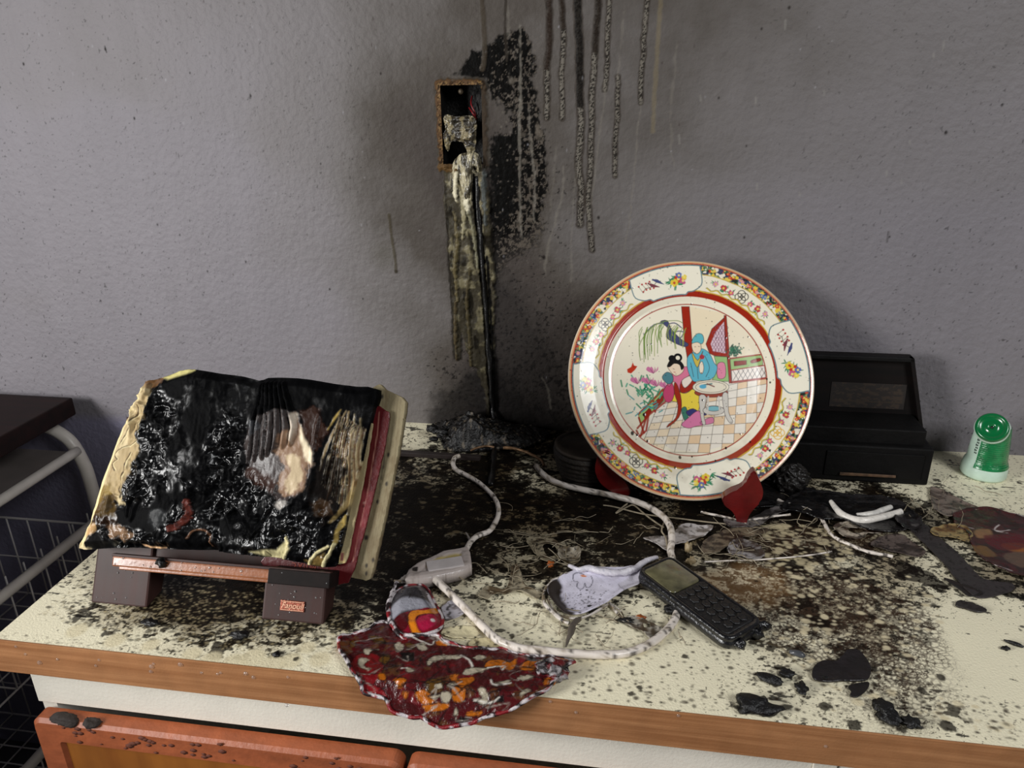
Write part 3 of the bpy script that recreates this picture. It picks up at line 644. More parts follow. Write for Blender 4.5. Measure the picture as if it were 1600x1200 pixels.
# ------------------------------------------------------------------ cupboard below
def build_cupboard():
    t = empty('base_cupboard', (0.2, -.3, -.9)); tag(t, 'cream base cupboard with orange-brown doors under the worktop', 'cabinet')
    cream = mat('cream_cupboard_paint', c(226, 221, 208), .45, bump=.0004, bscale=300, mottle=.06, mscale=20)
    yf = -.575
    xL = -.645
    box('side_panel', xL, xL+.018, yf+.001, -.01, -.9, -BT, cream, t)
    box('back_panel', xL+.018, 1.1, -.02, -.01, -.9, -BT, cream, t)
    zb = -.106
    # rail above the doors, its lower edge at the door tops
    box('top_rail', xL+.0, .199, yf-.004, yf+.014, zb, -BT, cream, t, .001)
    box('end_post', .199, .221, yf-.006, yf+.014, -.9, -BT, cream, t, .001)
    box('drawer_front', .2225, 1.1, yf-.004, yf+.014, -.30, -BT, cream, t, .001)
    box('shelf_board', xL+.018, 1.1, yf+.02, -.02, -.60, -.58, cream, t)
    fr = mat('orange_brown_door_frame', c(166, 90, 54), .5, wood=(c(146, 78, 46), (3, 3, 60)), mottle=.18, mscale=60, bump=.0006, bscale=180)
    pn = mat('golden_brown_door_panel', c(150, 92, 34), .42, wood=(c(128, 74, 26), (30, 30, 2.5)), mottle=.12, mscale=30)
    soot = mat('flaked_soot', c(44, 36, 32), .8, bump=.001, bscale=300)
    for i, (x0, x1) in enumerate([(-.642, -.2095), (-.2045, .195)]):
        bm = bmesh.new(); y0, y1 = yf-.024, yf-.0045; z0, z1 = -.86, zb-.006; fw = .030
        def ring(x0, x1, z0, z1, y, r, n=6):
            L = []
            for cx, cz, a0 in ((x1-r, z1-r, 0), (x0+r, z1-r, 90), (x0+r, z0+r, 180), (x1-r, z0+r, 270)):
                for k in range(n+1):
                    a = math.radians(a0+90*k/n); L.append(bm.verts.new((cx+r*math.cos(a), y, cz+r*math.sin(a))))
            return L
        R0 = ring(x0, x1, z0, z1, y1, .012); R1 = ring(x0, x1, z0, z1, y0+.004, .012); R2 = ring(x0+.004, x1-.004, z0+.004, z1-.004, y0, .009)
        R3 = ring(x0+fw, x1-fw, z0+fw, z1-fw, y0+.0005, .004); R4 = ring(x0+fw+.004, x1-fw-.004, z0+fw+.004, z1-fw-.004, y0+.006, .002)
        for A, B in ((R0, R1), (R1, R2), (R2, R3), (R3, R4)):
            for k in range(len(A)): bm.faces.new((A[k], A[(k+1) % len(A)], B[(k+1) % len(A)], B[k]))
        bm.faces.new(R0)
        d = bm_obj('cupboard_door', bm, fr, t, False)
        box('door_panel', x0+fw+.002, x1-fw-.002, y0+.005, y0+.012, z0+fw+.002, z1-fw-.002, pn, d)
        if i == 0:
            rg = np.random.default_rng(3); bm = bmesh.new()
            for k in range(46):
                cx = rg.choice([rg.uniform(x0+.02, x1-.02), rg.normal(x0+.16, .05)]); cz = z1-rg.uniform(.002, .028); r = rg.uniform(.001, .0038)
                bmesh.ops.create_icosphere(bm, subdivisions=1, radius=1, matrix=Matrix.Translation((cx, y0-.0002, cz))@Matrix.Diagonal((r*1.6, .0005, r, 1)))
            s = bm_obj('soot_flecks', bm, mat('reddish_soot_flecks', c(96, 50, 34), .8), d, True); s['kind'] = 'stuff'
            bm = bmesh.new()
            for (a, b, w_, h_) in [(85, 1108, .014, .005), (94, 1113, .016, .007), (136, 1118, .010, .005), (100, 1110, .008, .006)]:
                q = at(a, b, 1, y0); bmesh.ops.create_icosphere(bm, subdivisions=3, radius=1, matrix=Matrix.Translation((q[0], y0+.004, z1+.001))@Matrix.Diagonal((w_, .007, h_, 1)))
            for v in bm.verts: v.co += Vector((vn(v.co, 3), vn(v.co, 5), vn(v.co, 7)))*.006
            s = bm_obj('charred_crumbs', bm, soot, d, True)
def vn(co, s):
    return float(fbm(np.array(co.x+co.z*.7), np.array(co.y*.9+co.z), 220, 3, s))-.5
build_cupboard()

# ------------------------------------------------------------------ recipe-book stand and burnt book
A_ = math.radians(62)
BP = Plane((0, -.531, 0), (1, 0, 0), (0, math.cos(A_), math.sin(A_)))
def zb(L): return [(100+a*.35, 560+b*.35) for a, b in L]
def build_stand():
    t = empty('book_stand', (-.45, -.50, 0)); tag(t, 'dark wooden book stand with two block feet and a copper-coloured ledge', 'book stand')
    dk = mat('dark_stained_wood', c(58, 34, 30), .5, wood=(c(56, 39, 36), (120, 6, 6)), bump=.00004, bscale=300, mottle=.2, mscale=25, coat=.0, spec=.25)
    cop = mat('copper_brown_lacquer', c(150, 92, 58), .3, wood=(c(116, 68, 42), (6, 120, 120)), bump=.0002, bscale=260, mottle=.2, mscale=50, coat=.3)
    for x0, x1 in ((-.589, -.519), (-.381, -.309)):
        bm = box_bm(x0, x1, 0, .085, -.034, 0, .0025)
        for v in bm.verts:
            v.co = Vector(BP.w(v.co.x, v.co.y, v.co.z)); v.co.z = max(v.co.z, .0008+(.0015 if v.co.z < -.001 else 0))
        f = bm_obj('foot_block', bm, dk, t)
    obox('back_board', BP, -.575, -.315, .05, .215, -.016, -.004, dk, t, .002)
    bm = bmesh.new()
    x0, x1 = -.475, -.415; q0 = BP.w(0, .17, -.018); 
    pr = [(q0[1], q0[2]), (q0[1]+.012, q0[2]), (-.362, .001), (-.376, .001)]
    a = [bm.verts.new((x0, y, z)) for y, z in pr]; b = [bm.verts.new((x1, y, z)) for y, z in pr]
    for i in range(4): bm.faces.new((a[i], a[(i+1) % 4], b[(i+1) % 4], b[i]))
    bm.faces.new(a); bm.faces.new(b); bm_obj('rear_strut', bm, dk, t)
    vl0 = BP.px(300, 900, .040)[1]; xl0 = BP.px(176, 880, .040)[0]; xl1 = BP.px(515, 915, .040)[0]
    obox('ledge', BP, xl0+.008, xl1, vl0, vl0+.007, -.004, .040, cop, t, .001)
    obox('ledge_lip', BP, xl0, xl1, vl0+.003, vl0+.014, .032, .0415, cop, t, .0018)
    obox('ledge_lip_bead', BP, xl0-.002, xl1, vl0+.0135, vl0+.0165, .034, .0405, dk, t, .0008)
    xs = BP.px(418, 905, .042)[0]; obox('dark_film', BP, xs, xl1+.0006, vl0-.0004, vl0+.0152, -.003, .0421, mat('brown_black_coat', c(20, 12, 10), .6, spec=.15, mottle=.4, mscale=80), t, .001)  # thin brown-black overlay on the right part of the ledge
    # small engraved brass-coloured plate on the right foot
    x0, v1 = BP.px(439, 937, .001); x1, v0 = BP.px(475, 957, .001)
    pl = obox('name_plate', BP, x0, x1, v0, v1, .0002, .0014, mat('copper_plate', c(150, 84, 66), .3, .6, bump=.0004, bscale=300), t, .0005)
    cu = bpy.data.curves.new('plate_text', 'FONT'); cu.body = 'Fanouli'; cu.size = .0105; cu.extrude = .0003; cu.align_x = 'CENTER'; cu.align_y = 'CENTER'; cu.shear = .3
    tmp = bpy.data.objects.new('tmp', cu); COL.objects.link(tmp); bpy.context.view_layer.update()
    me = bpy.data.meshes.new_from_object(tmp.evaluated_get(bpy.context.evaluated_depsgraph_get())); bpy.data.objects.remove(tmp)
    for v in me.vertices: v.co = Vector(BP.w((x0+x1)/2+v.co.x*.85, (v0+v1)/2+v.co.y*.85, .0014+v.co.z))
    link('engraved_lettering', me, mat('pale_engraving', c(214, 170, 140), .4, .3), pl, False)
    for (a, b, cc, d) in [((x0+.001), (x1-.001), v1-.0014, v1-.0009), ((x0+.001), (x1-.001), v0+.0009, v0+.0014)]:
        obox('plate_border', BP, a, b, cc, d, .0013, .0018, bpy.data.materials['pale_engraving'], pl)
    # water drops
    rg = np.random.default_rng(8); bm = bmesh.new()
    for k in range(46):
        if k < 16: x, v, n_ = rg.uniform(xl0, xl1), vl0+rg.uniform(.004, .013), .0415
        elif k < 36: x, v, n_ = rg.uniform(-.378, -.313), rg.uniform(.004, .045), 0
        else: x, v, n_ = rg.uniform(-.586, -.523), rg.uniform(.006, .045), 0
        r = rg.uniform(.0006, .0014); p = BP.w(x, v, n_); bmesh.ops.create_icosphere(bm, subdivisions=2, radius=r, matrix=Matrix.Translation(p))
    o = bm_obj('water_drops', bm, mat('clear_water', (.9, .9, .9), .03, trans=.8), t, True); o['kind'] = 'stuff'
    bm = bmesh.new(); p = BP.px(253, 878, .043)
    bmesh.ops.create_icosphere(bm, subdivisions=3, radius=.0045, matrix=Matrix.Translation(BP.w(p[0], p[1], .044)))
    for v in bm.verts: v.co += Vector((vn(v.co, 1), vn(v.co, 2), vn(v.co, 3)))*.008
    bm_obj('soot_blob', bm, M_char, t, True)
build_stand()

def build_book():
    t = empty('burnt_book', tuple(BP.w(-.44, .06, .015))); tag(t, 'open book burnt black with cream page edges, lying on the wooden stand', 'book')
    OFF = .034
    def T(L): return BP.pts(zb(L), OFF)
    # charred page spread
    out = T([(50, 850), (75, 790), (110, 700), (140, 600), (175, 500), (215, 390), (255, 290), (300, 200), (345, 115), (360, 98), (440, 82), (500, 62), (540, 52), (590, 50), (700, 68), (790, 78), (850, 94), (900, 84), (1000, 86), (1100, 95), (1200, 112), (1300, 124), (1388, 134),
             (1372, 220), (1345, 330), (1322, 450), (1290, 560), (1262, 680), (1238, 800), (1212, 890), (1195, 935), (1100, 925), (1000, 900), (930, 888), (800, 876), (640, 862), (480, 852), (300, 845), (180, 850), (110, 855)])
    O = np.array(out); x0, y0 = O.min(0)-.006; x1, y1 = O.max(0)+.006
    cv = Canvas(x0, x1, y0, y1, .0006, c(6, 6, 7)); X, Y = cv.X, cv.Y; cv.g[:] = .9
    n = fbm(X, Y, 60, 4, 3); cv.rgb += (sstep(.55, .8, n)*.002)[..., None]
    cream, tan, brown, dkb = c(204, 186, 146), c(164, 142, 104), c(110, 78, 48), c(48, 32, 22)
    def P(L, col, **k):
        k.setdefault('soft', .002); k.setdefault('rough', .005); k.setdefault('rf', 120); cv.poly(T(L), col, **k)
    # left margin of pale pages
    P([(40, 860), (75, 780), (110, 690), (150, 560), (190, 430), (240, 300), (300, 180), (340, 110), (385, 120), (370, 210), (345, 270), (320, 345), (350, 385), (315, 450), (280, 520), (255, 580), (285, 650), (240, 660), (220, 600), (150, 640), (125, 690), (110, 760), (105, 860)], cream, g=.2, rough=.003)
    P([(190, 500), (235, 440), (285, 380), (300, 300), (330, 200), (350, 140), (375, 150), (360, 260), (325, 350), (350, 390), (300, 480), (265, 600), (235, 650), (205, 600)], tan, g=.2, alpha=.8, rough=.006)
    P([(150, 580), (210, 560), (235, 660), (230, 700), (130, 700)], c(128, 104, 44), alpha=.9, g=.3)
    P([(130, 640), (240, 600), (240, 740), (110, 760)], dkb, alpha=.75, rough=.008)
    cv.line(T([(60, 835), (90, 770), (120, 690), (160, 560), (200, 430), (245, 310), (300, 200), (345, 120)]), .0055, c(226, 208, 160), g=.15, alpha=.9)
    for k, dx in enumerate((12, 22, 34)):
        cv.line(T([(60+dx, 835), (90+dx, 770), (120+dx, 690), (160+dx, 560), (200+dx, 430), (245+dx, 310), (300+dx, 200)]), .0007, brown, alpha=.7, rough=.0006, h=-.0008)
    for L_ in ([(230, 500), (215, 470), (240, 450), (225, 430), (260, 400), (300, 390), (330, 370)], [(250, 380), (280, 330), (290, 290), (320, 250), (330, 210)], [(300, 420), (280, 470), (265, 520), (255, 570), (260, 620)], [(345, 230), (350, 260), (330, 300), (338, 340)]):
        cv.line(smooth_pts(T(L_), 4), .0014, dkb, alpha=.9, rough=.001, rf=300); cv.line(smooth_pts(T([(a+8, b) for a, b in L_]), 4), .001, c(230, 214, 168), alpha=.7, rough=.001, h=.001)
    P([(70, 830), (140, 740), (190, 780), (170, 850), (100, 860)], c(12, 11, 11), g=.6, rough=.006)
    P([(80, 800), (110, 730), (140, 745), (120, 790)], c(200, 160, 110), alpha=.8)
    P([(200, 745), (260, 740), (320, 790), (270, 810), (220, 790)], c(150, 118, 90), alpha=.7, rough=.006)
    P([(440, 85), (500, 62), (545, 50), (585, 52), (560, 72), (520, 80), (470, 95)], c(206, 196, 130), g=.2, rough=.001)
    P([(350, 100), (430, 90), (440, 110), (380, 135), (350, 130)], brown, alpha=.8)
    # right side: scorched satin pages
    P([(830, 300), (880, 250), (960, 230), (1060, 250), (1090, 350), (1125, 430), (1110, 500), (1085, 570), (1040, 620), (980, 660), (930, 600), (890, 540), (820, 470), (795, 380)], c(62, 54, 52), g=.75, alpha=.95, rough=.005)
    P([(820, 480), (880, 500), (960, 540), (950, 600), (880, 560), (820, 520)], c(56, 34, 26), alpha=.8, g=.7)
    P([(980, 340), (1020, 300), (1040, 250), (1070, 290), (1080, 350), (1120, 420), (1115, 470), (1085, 520), (1085, 570), (1050, 600), (1000, 620), (970, 560), (990, 480), (960, 420)], c(142, 112, 88), g=.6, alpha=.9, rough=.006)
    P([(1068, 300), (1080, 350), (1120, 420), (1115, 470), (1088, 460), (1075, 400), (1060, 350)], c(238, 222, 190), g=.5, rough=.002)
    P([(1030, 250), (1055, 250), (1050, 330), (1030, 380), (1010, 360)], c(212, 200, 182), g=.5, alpha=.8, rough=.003)
    P([(990, 420), (1060, 440), (1070, 520), (1060, 570), (1020, 600), (1000, 560), (1030, 500)], c(216, 196, 160), g=.5, alpha=.75, rough=.005)
    P([(960, 640), (1000, 625), (1010, 650), (975, 668)], c(190, 184, 176), g=.7, alpha=.8)
    P([(1060, 230), (1150, 230), (1180, 330), (1120, 420), (1080, 330)], c(46, 24, 14), alpha=.9, g=.5, rough=.006)
    # fan of singed pages on the far right
    for k, (L_, w_, col, al) in enumerate([([(1262, 235), (1235, 290), (1200, 350), (1170, 420), (1150, 500)], .005, tan, .8), ([(1275, 240), (1262, 320), (1240, 400), (1215, 470), (1190, 560)], .004, tan, .8), ([(1300, 250), (1290, 340), (1280, 430), (1262, 520), (1240, 600)], .005, cream, .75),
                                          ([(1325, 270), (1318, 380), (1300, 480), (1282, 600), (1258, 700)], .006, c(150, 134, 98), .95), ([(1290, 550), (1262, 640), (1225, 690), (1185, 730)], .008, c(160, 136, 84), .9), ([(1300, 600), (1280, 700), (1255, 800), (1235, 880)], .010, c(176, 156, 104), .95),
                                          ([(1250, 700), (1225, 760), (1210, 820)], .008, c(200, 172, 96), .85), ([(1215, 420), (1205, 520), (1185, 600), (1165, 660)], .003, brown, .9), ([(1240, 230), (1215, 270), (1185, 320)], .003, c(196, 166, 90), .8)]):
        cv.line(smooth_pts(T(L_), 5), w_*.7, col, alpha=al*.85, rough=.0016, rf=110, g=.3, h=.0008, soft=.0012, taper=[.3, 1, .7, .4], seed=k)
    for k in range(22):
        a0 = 1225+k*5.2; cv.line(smooth_pts(T([(a0+8, 250+k*3), (a0-8-k*.4, 340+k*4), (a0-40+k*1.1, 450+k*6), (a0-70+k*2.2, 560+k*9)]), 5), .0009+.0006*(k % 3), [cream, tan, brown][k % 3], alpha=.7, rough=.0008, rf=200, h=.0005, taper=[.2, 1, .8, .3])
    for a in range(9):
        cv.line(smooth_pts(T([(1240+a*9, 240+a*8), (1215+a*9, 330), (1190+a*10, 440), (1165+a*12, 560)]), 4), .0012, c(10, 8, 7), alpha=.85, rough=.001, h=-.0015)
    P([(1120, 480), (1215, 440), (1260, 520), (1210, 680), (1150, 760), (1110, 640)], c(16, 12, 10), alpha=.85, rough=.009, rf=90, g=.5)
    P([(1100, 640), (1200, 620), (1200, 690), (1130, 700)], c(62, 42, 22), alpha=.6, rough=.008)
    P([(830, 862), (900, 852), (960, 856), (1000, 810), (1012, 850), (985, 892), (930, 888)], c(196, 186, 140), g=.3, rough=.002)
    P([(1080, 900), (1160, 870), (1170, 900), (1130, 925)], c(140, 116, 66), alpha=.7, rough=.005)
    for L_ in ([(985, 890), (1010, 850), (1000, 800)], [(1090, 920), (1130, 870), (1180, 840)], [(1150, 930), (1180, 880), (1205, 830)]):
        cv.line(smooth_pts(T(L_), 4), .003, c(216, 204, 156), rough=.001, h=.002, g=.3)
    # copper-red comb edge and cockled scraps low down
    cv.line(smooth_pts(T([(558, 640), (568, 680), (556, 715), (520, 745), (492, 755)]), 6), .0075, c(84, 36, 28), rough=.0022, rf=420, h=.002, g=.4)
    cv.line(smooth_pts(T([(550, 650), (556, 680), (540, 708), (510, 735)]), 6), .002, c(20, 12, 10), alpha=.8)
    P([(400, 680), (450, 660), (480, 690), (470, 740), (420, 760), (395, 730)], c(40, 41, 42), g=.3, alpha=.9)
    cv.line(smooth_pts(T([(560, 800), (580, 770), (620, 765), (645, 790), (640, 840)]), 5), .0018, c(120, 84, 60), alpha=.8, h=.001)
    cv.line(smooth_pts(T([(358, 832), (400, 842), (450, 846)]), 4), .002, c(200, 160, 120), g=.6)
    P([(820, 280), (880, 270), (875, 320), (835, 345)], c(60, 62, 66), g=.9, alpha=.8)
    # folds as relief
    def fold(L_, w_, h_, seed=0): cv.line(smooth_pts(T(L_), 6), w_, None, soft=w_*.45, h=h_, taper=[.3, 1, 1, .4], rough=.001, seed=seed)
    for k, (a0, a1) in enumerate([(872, 835), (888, 868), (905, 905), (925, 930), (945, 962), (965, 1000), (985, 1035)]):
        fold([(a0, 110), (a0+(a1-a0)*.35+6, 190), (a1, 300), (a1-6, 400-k*8), (a1-14, 470-k*14)], .0048, .0055, k)
    for L_ in ([(640, 560), (690, 620), (720, 700), (760, 800)], [(640, 640), (660, 720), (665, 800), (670, 850)], [(690, 600), (740, 640), (800, 700), (850, 800)], [(720, 560), (790, 600), (840, 650)], [(820, 560), (790, 600), (740, 600)],
               [(540, 540), (580, 580), (640, 600)], [(480, 770), (540, 790), (560, 830)], [(1150, 250), (1120, 400), (1110, 560), (1060, 700), (1000, 800)], [(960, 560), (940, 640), (900, 720), (850, 800)], [(330, 420), (345, 520), (300, 620), (290, 700)], [(360, 560), (330, 640), (310, 720)],
               [(420, 130), (390, 200), (410, 280), (440, 330)], [(720, 230), (740, 300), (700, 360), (720, 450)], [(690, 280), (680, 350), (720, 410), (690, 470)], [(1240, 260), (1200, 400), (1170, 540)], [(1290, 300), (1270, 430), (1230, 560)]):
        fold(L_, .005, .0026, len(L_))
    zone = field(X, Y, [(*BP.px(*zb([(a, b)])[0], OFF), v) for a, b, v in [(400, 200, 1), (420, 350, .9), (600, 200, .3), (560, 400, .3), (700, 420, 1), (720, 560, 1), (450, 550, .6), (320, 600, 1), (250, 700, 1), (300, 800, 1), (550, 750, 1), (700, 700, 1), (820, 650, .9), (930, 750, .8), (900, 400, .15), (1000, 450, .15), (1000, 200, .25), (1200, 200, .4), (1200, 500, .3), (1150, 800, .9), (1050, 880, .6), (150, 600, .15), (200, 450, .15), (1300, 500, .1), (700, 120, .4), (500, 120, .6)]], .018)
    r1 = 1-np.abs(2*fbm(X+.012*fbm(X, Y, 50, 3, 8), Y*.8, 62, 3, 51)-1); r2 = 1-np.abs(2*fbm(X, Y, 260, 3, 53)-1)
    zone = .9*zone**1.5*sstep(.28, .55, fbm(X, Y, 26, 3, 77)); lum = cv.rgb.max(-1); cv.g = np.where(lum < .02, sstep(.12, .35, zone)*sstep(.38, .55, fbm(X, Y, 70, 3, 91)), cv.g); cv.h += zone*(.0085*(r1-.75)*2+.0010*(r2-.75)*2)+(1-zone)*.0022*(fbm(X*1.2, Y*.5, 80, 3, 55)-.5)
    gx = BP.px(*zb([(850, 100)])[0], OFF)[0]; gx2 = BP.px(*zb([(640, 860)])[0], OFF)[0]; vt = y1; vb = y0
    def hf(x, y, d):
        g_ = gx2+(gx-gx2)*(y-vb)/(vt-vb); q = x-g_
        hump = .007*np.exp(-((np.abs(q)-.065)/.05)**2)-.007*np.exp(-(q/.018)**2)
        return cv.sample(cv.h, x, y)+hump+.006*(sstep(0, .010, d)-1)
    mch = mat('burnt_pages', rough=.6, attr=True, rattr=True, rlo=.29, bump=.0004, bscale=240, spec=.42, sglo=.03)
    sheet('charred_pages', out, cv, mch, t, on_plane(BP, OFF-.002), res=.0008, thick=.002, hfn=hf, base=-.030+.004, n=2)
    # pale page edges bound under the crust, each layer stepping out
    me_ = mat('aged_page_stack', rough=.7, attr=True, rattr=True, bump=.0008, bscale=160, rlo=.4)
    def layer(name, L_, off, th, col, m_, paint=None, n_=2, hfn=None, jag=.0006):
        q = BP.pts(zb(L_), off+th); Q = np.array(q)
        cw = Canvas(Q[:, 0].min()-.004, Q[:, 0].max()+.004, Q[:, 1].min()-.004, Q[:, 1].max()+.004, .0007, col)
        if paint: paint(cw, lambda LL: BP.pts(zb(LL), off+th))
        return sheet(name, q, cw, m_, t, on_plane(BP, off), res=.0012, thick=th, jag=jag, n=n_, hfn=hfn)
    def pp(cw, q):
        n = fbm(cw.X*3, cw.Y, 60, 4, 3); a = sstep(.5, .7, n)[..., None]*.5; cw.rgb = cw.rgb*(1-a)+c(110, 92, 62)*a
        for k in range(9): cw.line(q([(1400+k*13, 140+k*5), (1370+k*13, 480), (1300+k*9, 970)]), .0007, c(96, 80, 56), alpha=.5, rough=.0005)
        for a, b in [(1420, 170), (1440, 560), (1400, 640), (1345, 800), (1440, 800), (1380, 900), (1350, 925), (1350, 960), (1448, 430), (1352, 800)]: cw.dot(*q([(a, b)])[0], .0014, c(40, 32, 24), ry=.0026)
        for a, b in [(1432, 430), (1422, 480), (1412, 560)]: cw.line(q([(a, b), (a-6, b+60)]), .0012, c(50, 42, 34), alpha=.7, rough=.0006)
    layer('loose_page_stack', [(1380, 130), (1430, 138), (1480, 160), (1525, 195), (1512, 300), (1480, 480), (1430, 720), (1390, 900), (1365, 985), (1330, 988), (1262, 975), (1150, 960), (1150, 700), (1250, 400)], .001, .010, c(136, 124, 94), me_, pp)
    def pr(cw, q):
        n = fbm(cw.X, cw.Y, 50, 4, 7); cw.rgb *= (.75+.4*n)[..., None]
        cw.line(q([(1408, 240), (1400, 330), (1355, 600), (1310, 800), (1290, 905)]), .0008, c(206, 150, 130), alpha=.8)
        cw.poly(q([(1330, 590), (1370, 600), (1335, 760), (1290, 900), (1262, 920), (1300, 760)]), c(190, 84, 90), alpha=.45, soft=.006, rough=.003)
        cw.dot(*q([(1340, 645)])[0], .0014, c(190, 140, 130)); cw.dot(*q([(1338, 660)])[0], .001, c(40, 10, 10))
    cred = mat('wet_red_cover', rough=.35, attr=True, rattr=True, coat=.35, bump=.0004, bscale=200)
    red = layer('red_cover', [(1362, 225), (1440, 235), (1452, 250), (1448, 300), (1420, 450), (1375, 640), (1320, 850), (1268, 1003), (1180, 996), (1080, 985), (990, 965), (900, 940), (900, 880), (1150, 880), (1250, 500)], .013, .0035, c(88, 15, 19), cred, pr)
    q0 = BP.px(*zb([(1012, 955)])[0], .018); 
    cu = bpy.data.curves.new('cover_text', 'FONT'); cu.body = 'MUTA C'; cu.size = .0135; cu.extrude = .0002
    tmp = bpy.data.objects.new('tmp2', cu); COL.objects.link(tmp); bpy.context.view_layer.update()
    me = bpy.data.meshes.new_from_object(tmp.evaluated_get(bpy.context.evaluated_depsgraph_get())); bpy.data.objects.remove(tmp)
    q1 = BP.px(*zb([(1125, 938)])[0], .018); wx = max(v.co.x for v in me.vertices)
    ang = math.radians(183)
    for v in me.vertices:
        s_ = abs(q1[0]-q0[0])/wx; lx, ly = -v.co.x*s_, -v.co.y*s_
        v.co = Vector(BP.w(q1[0]+lx, q1[1]+ly+.004, .0168+v.co.z))
    link('upside_down_lettering', me, mat('faded_orange_print', c(150, 60, 40), .6), red, False)
    def pw(cw, q):
        cw.rgb *= (.8+.3*fbm(cw.X, cw.Y, 70, 4, 5))[..., None]
        cw.poly(q([(1215, 880), (1250, 862), (1255, 915), (1205, 912)]), c(232, 204, 140), rough=.0004)
        cw.poly(q([(1236, 868), (1250, 868), (1246, 905), (1233, 905)]), c(196, 130, 110), rough=.0003)
        for k in range(6): cw.line(q([(1236+2.4*k, 870), (1233+2.4*k, 903)]), .0004, c(120, 60, 60))
        cw.poly(q([(1350, 330), (1372, 300), (1340, 520), (1290, 700), (1280, 640)]), c(110, 92, 60), alpha=.5, soft=.004)
    layer('endpaper', [(1340, 300), (1378, 290), (1370, 340), (1350, 470), (1325, 600), (1300, 720), (1275, 840), (1255, 915), (1200, 912), (1150, 880), (1200, 600), (1280, 400)], .018, .004, c(172, 156, 116), me_, pw)
build_book()

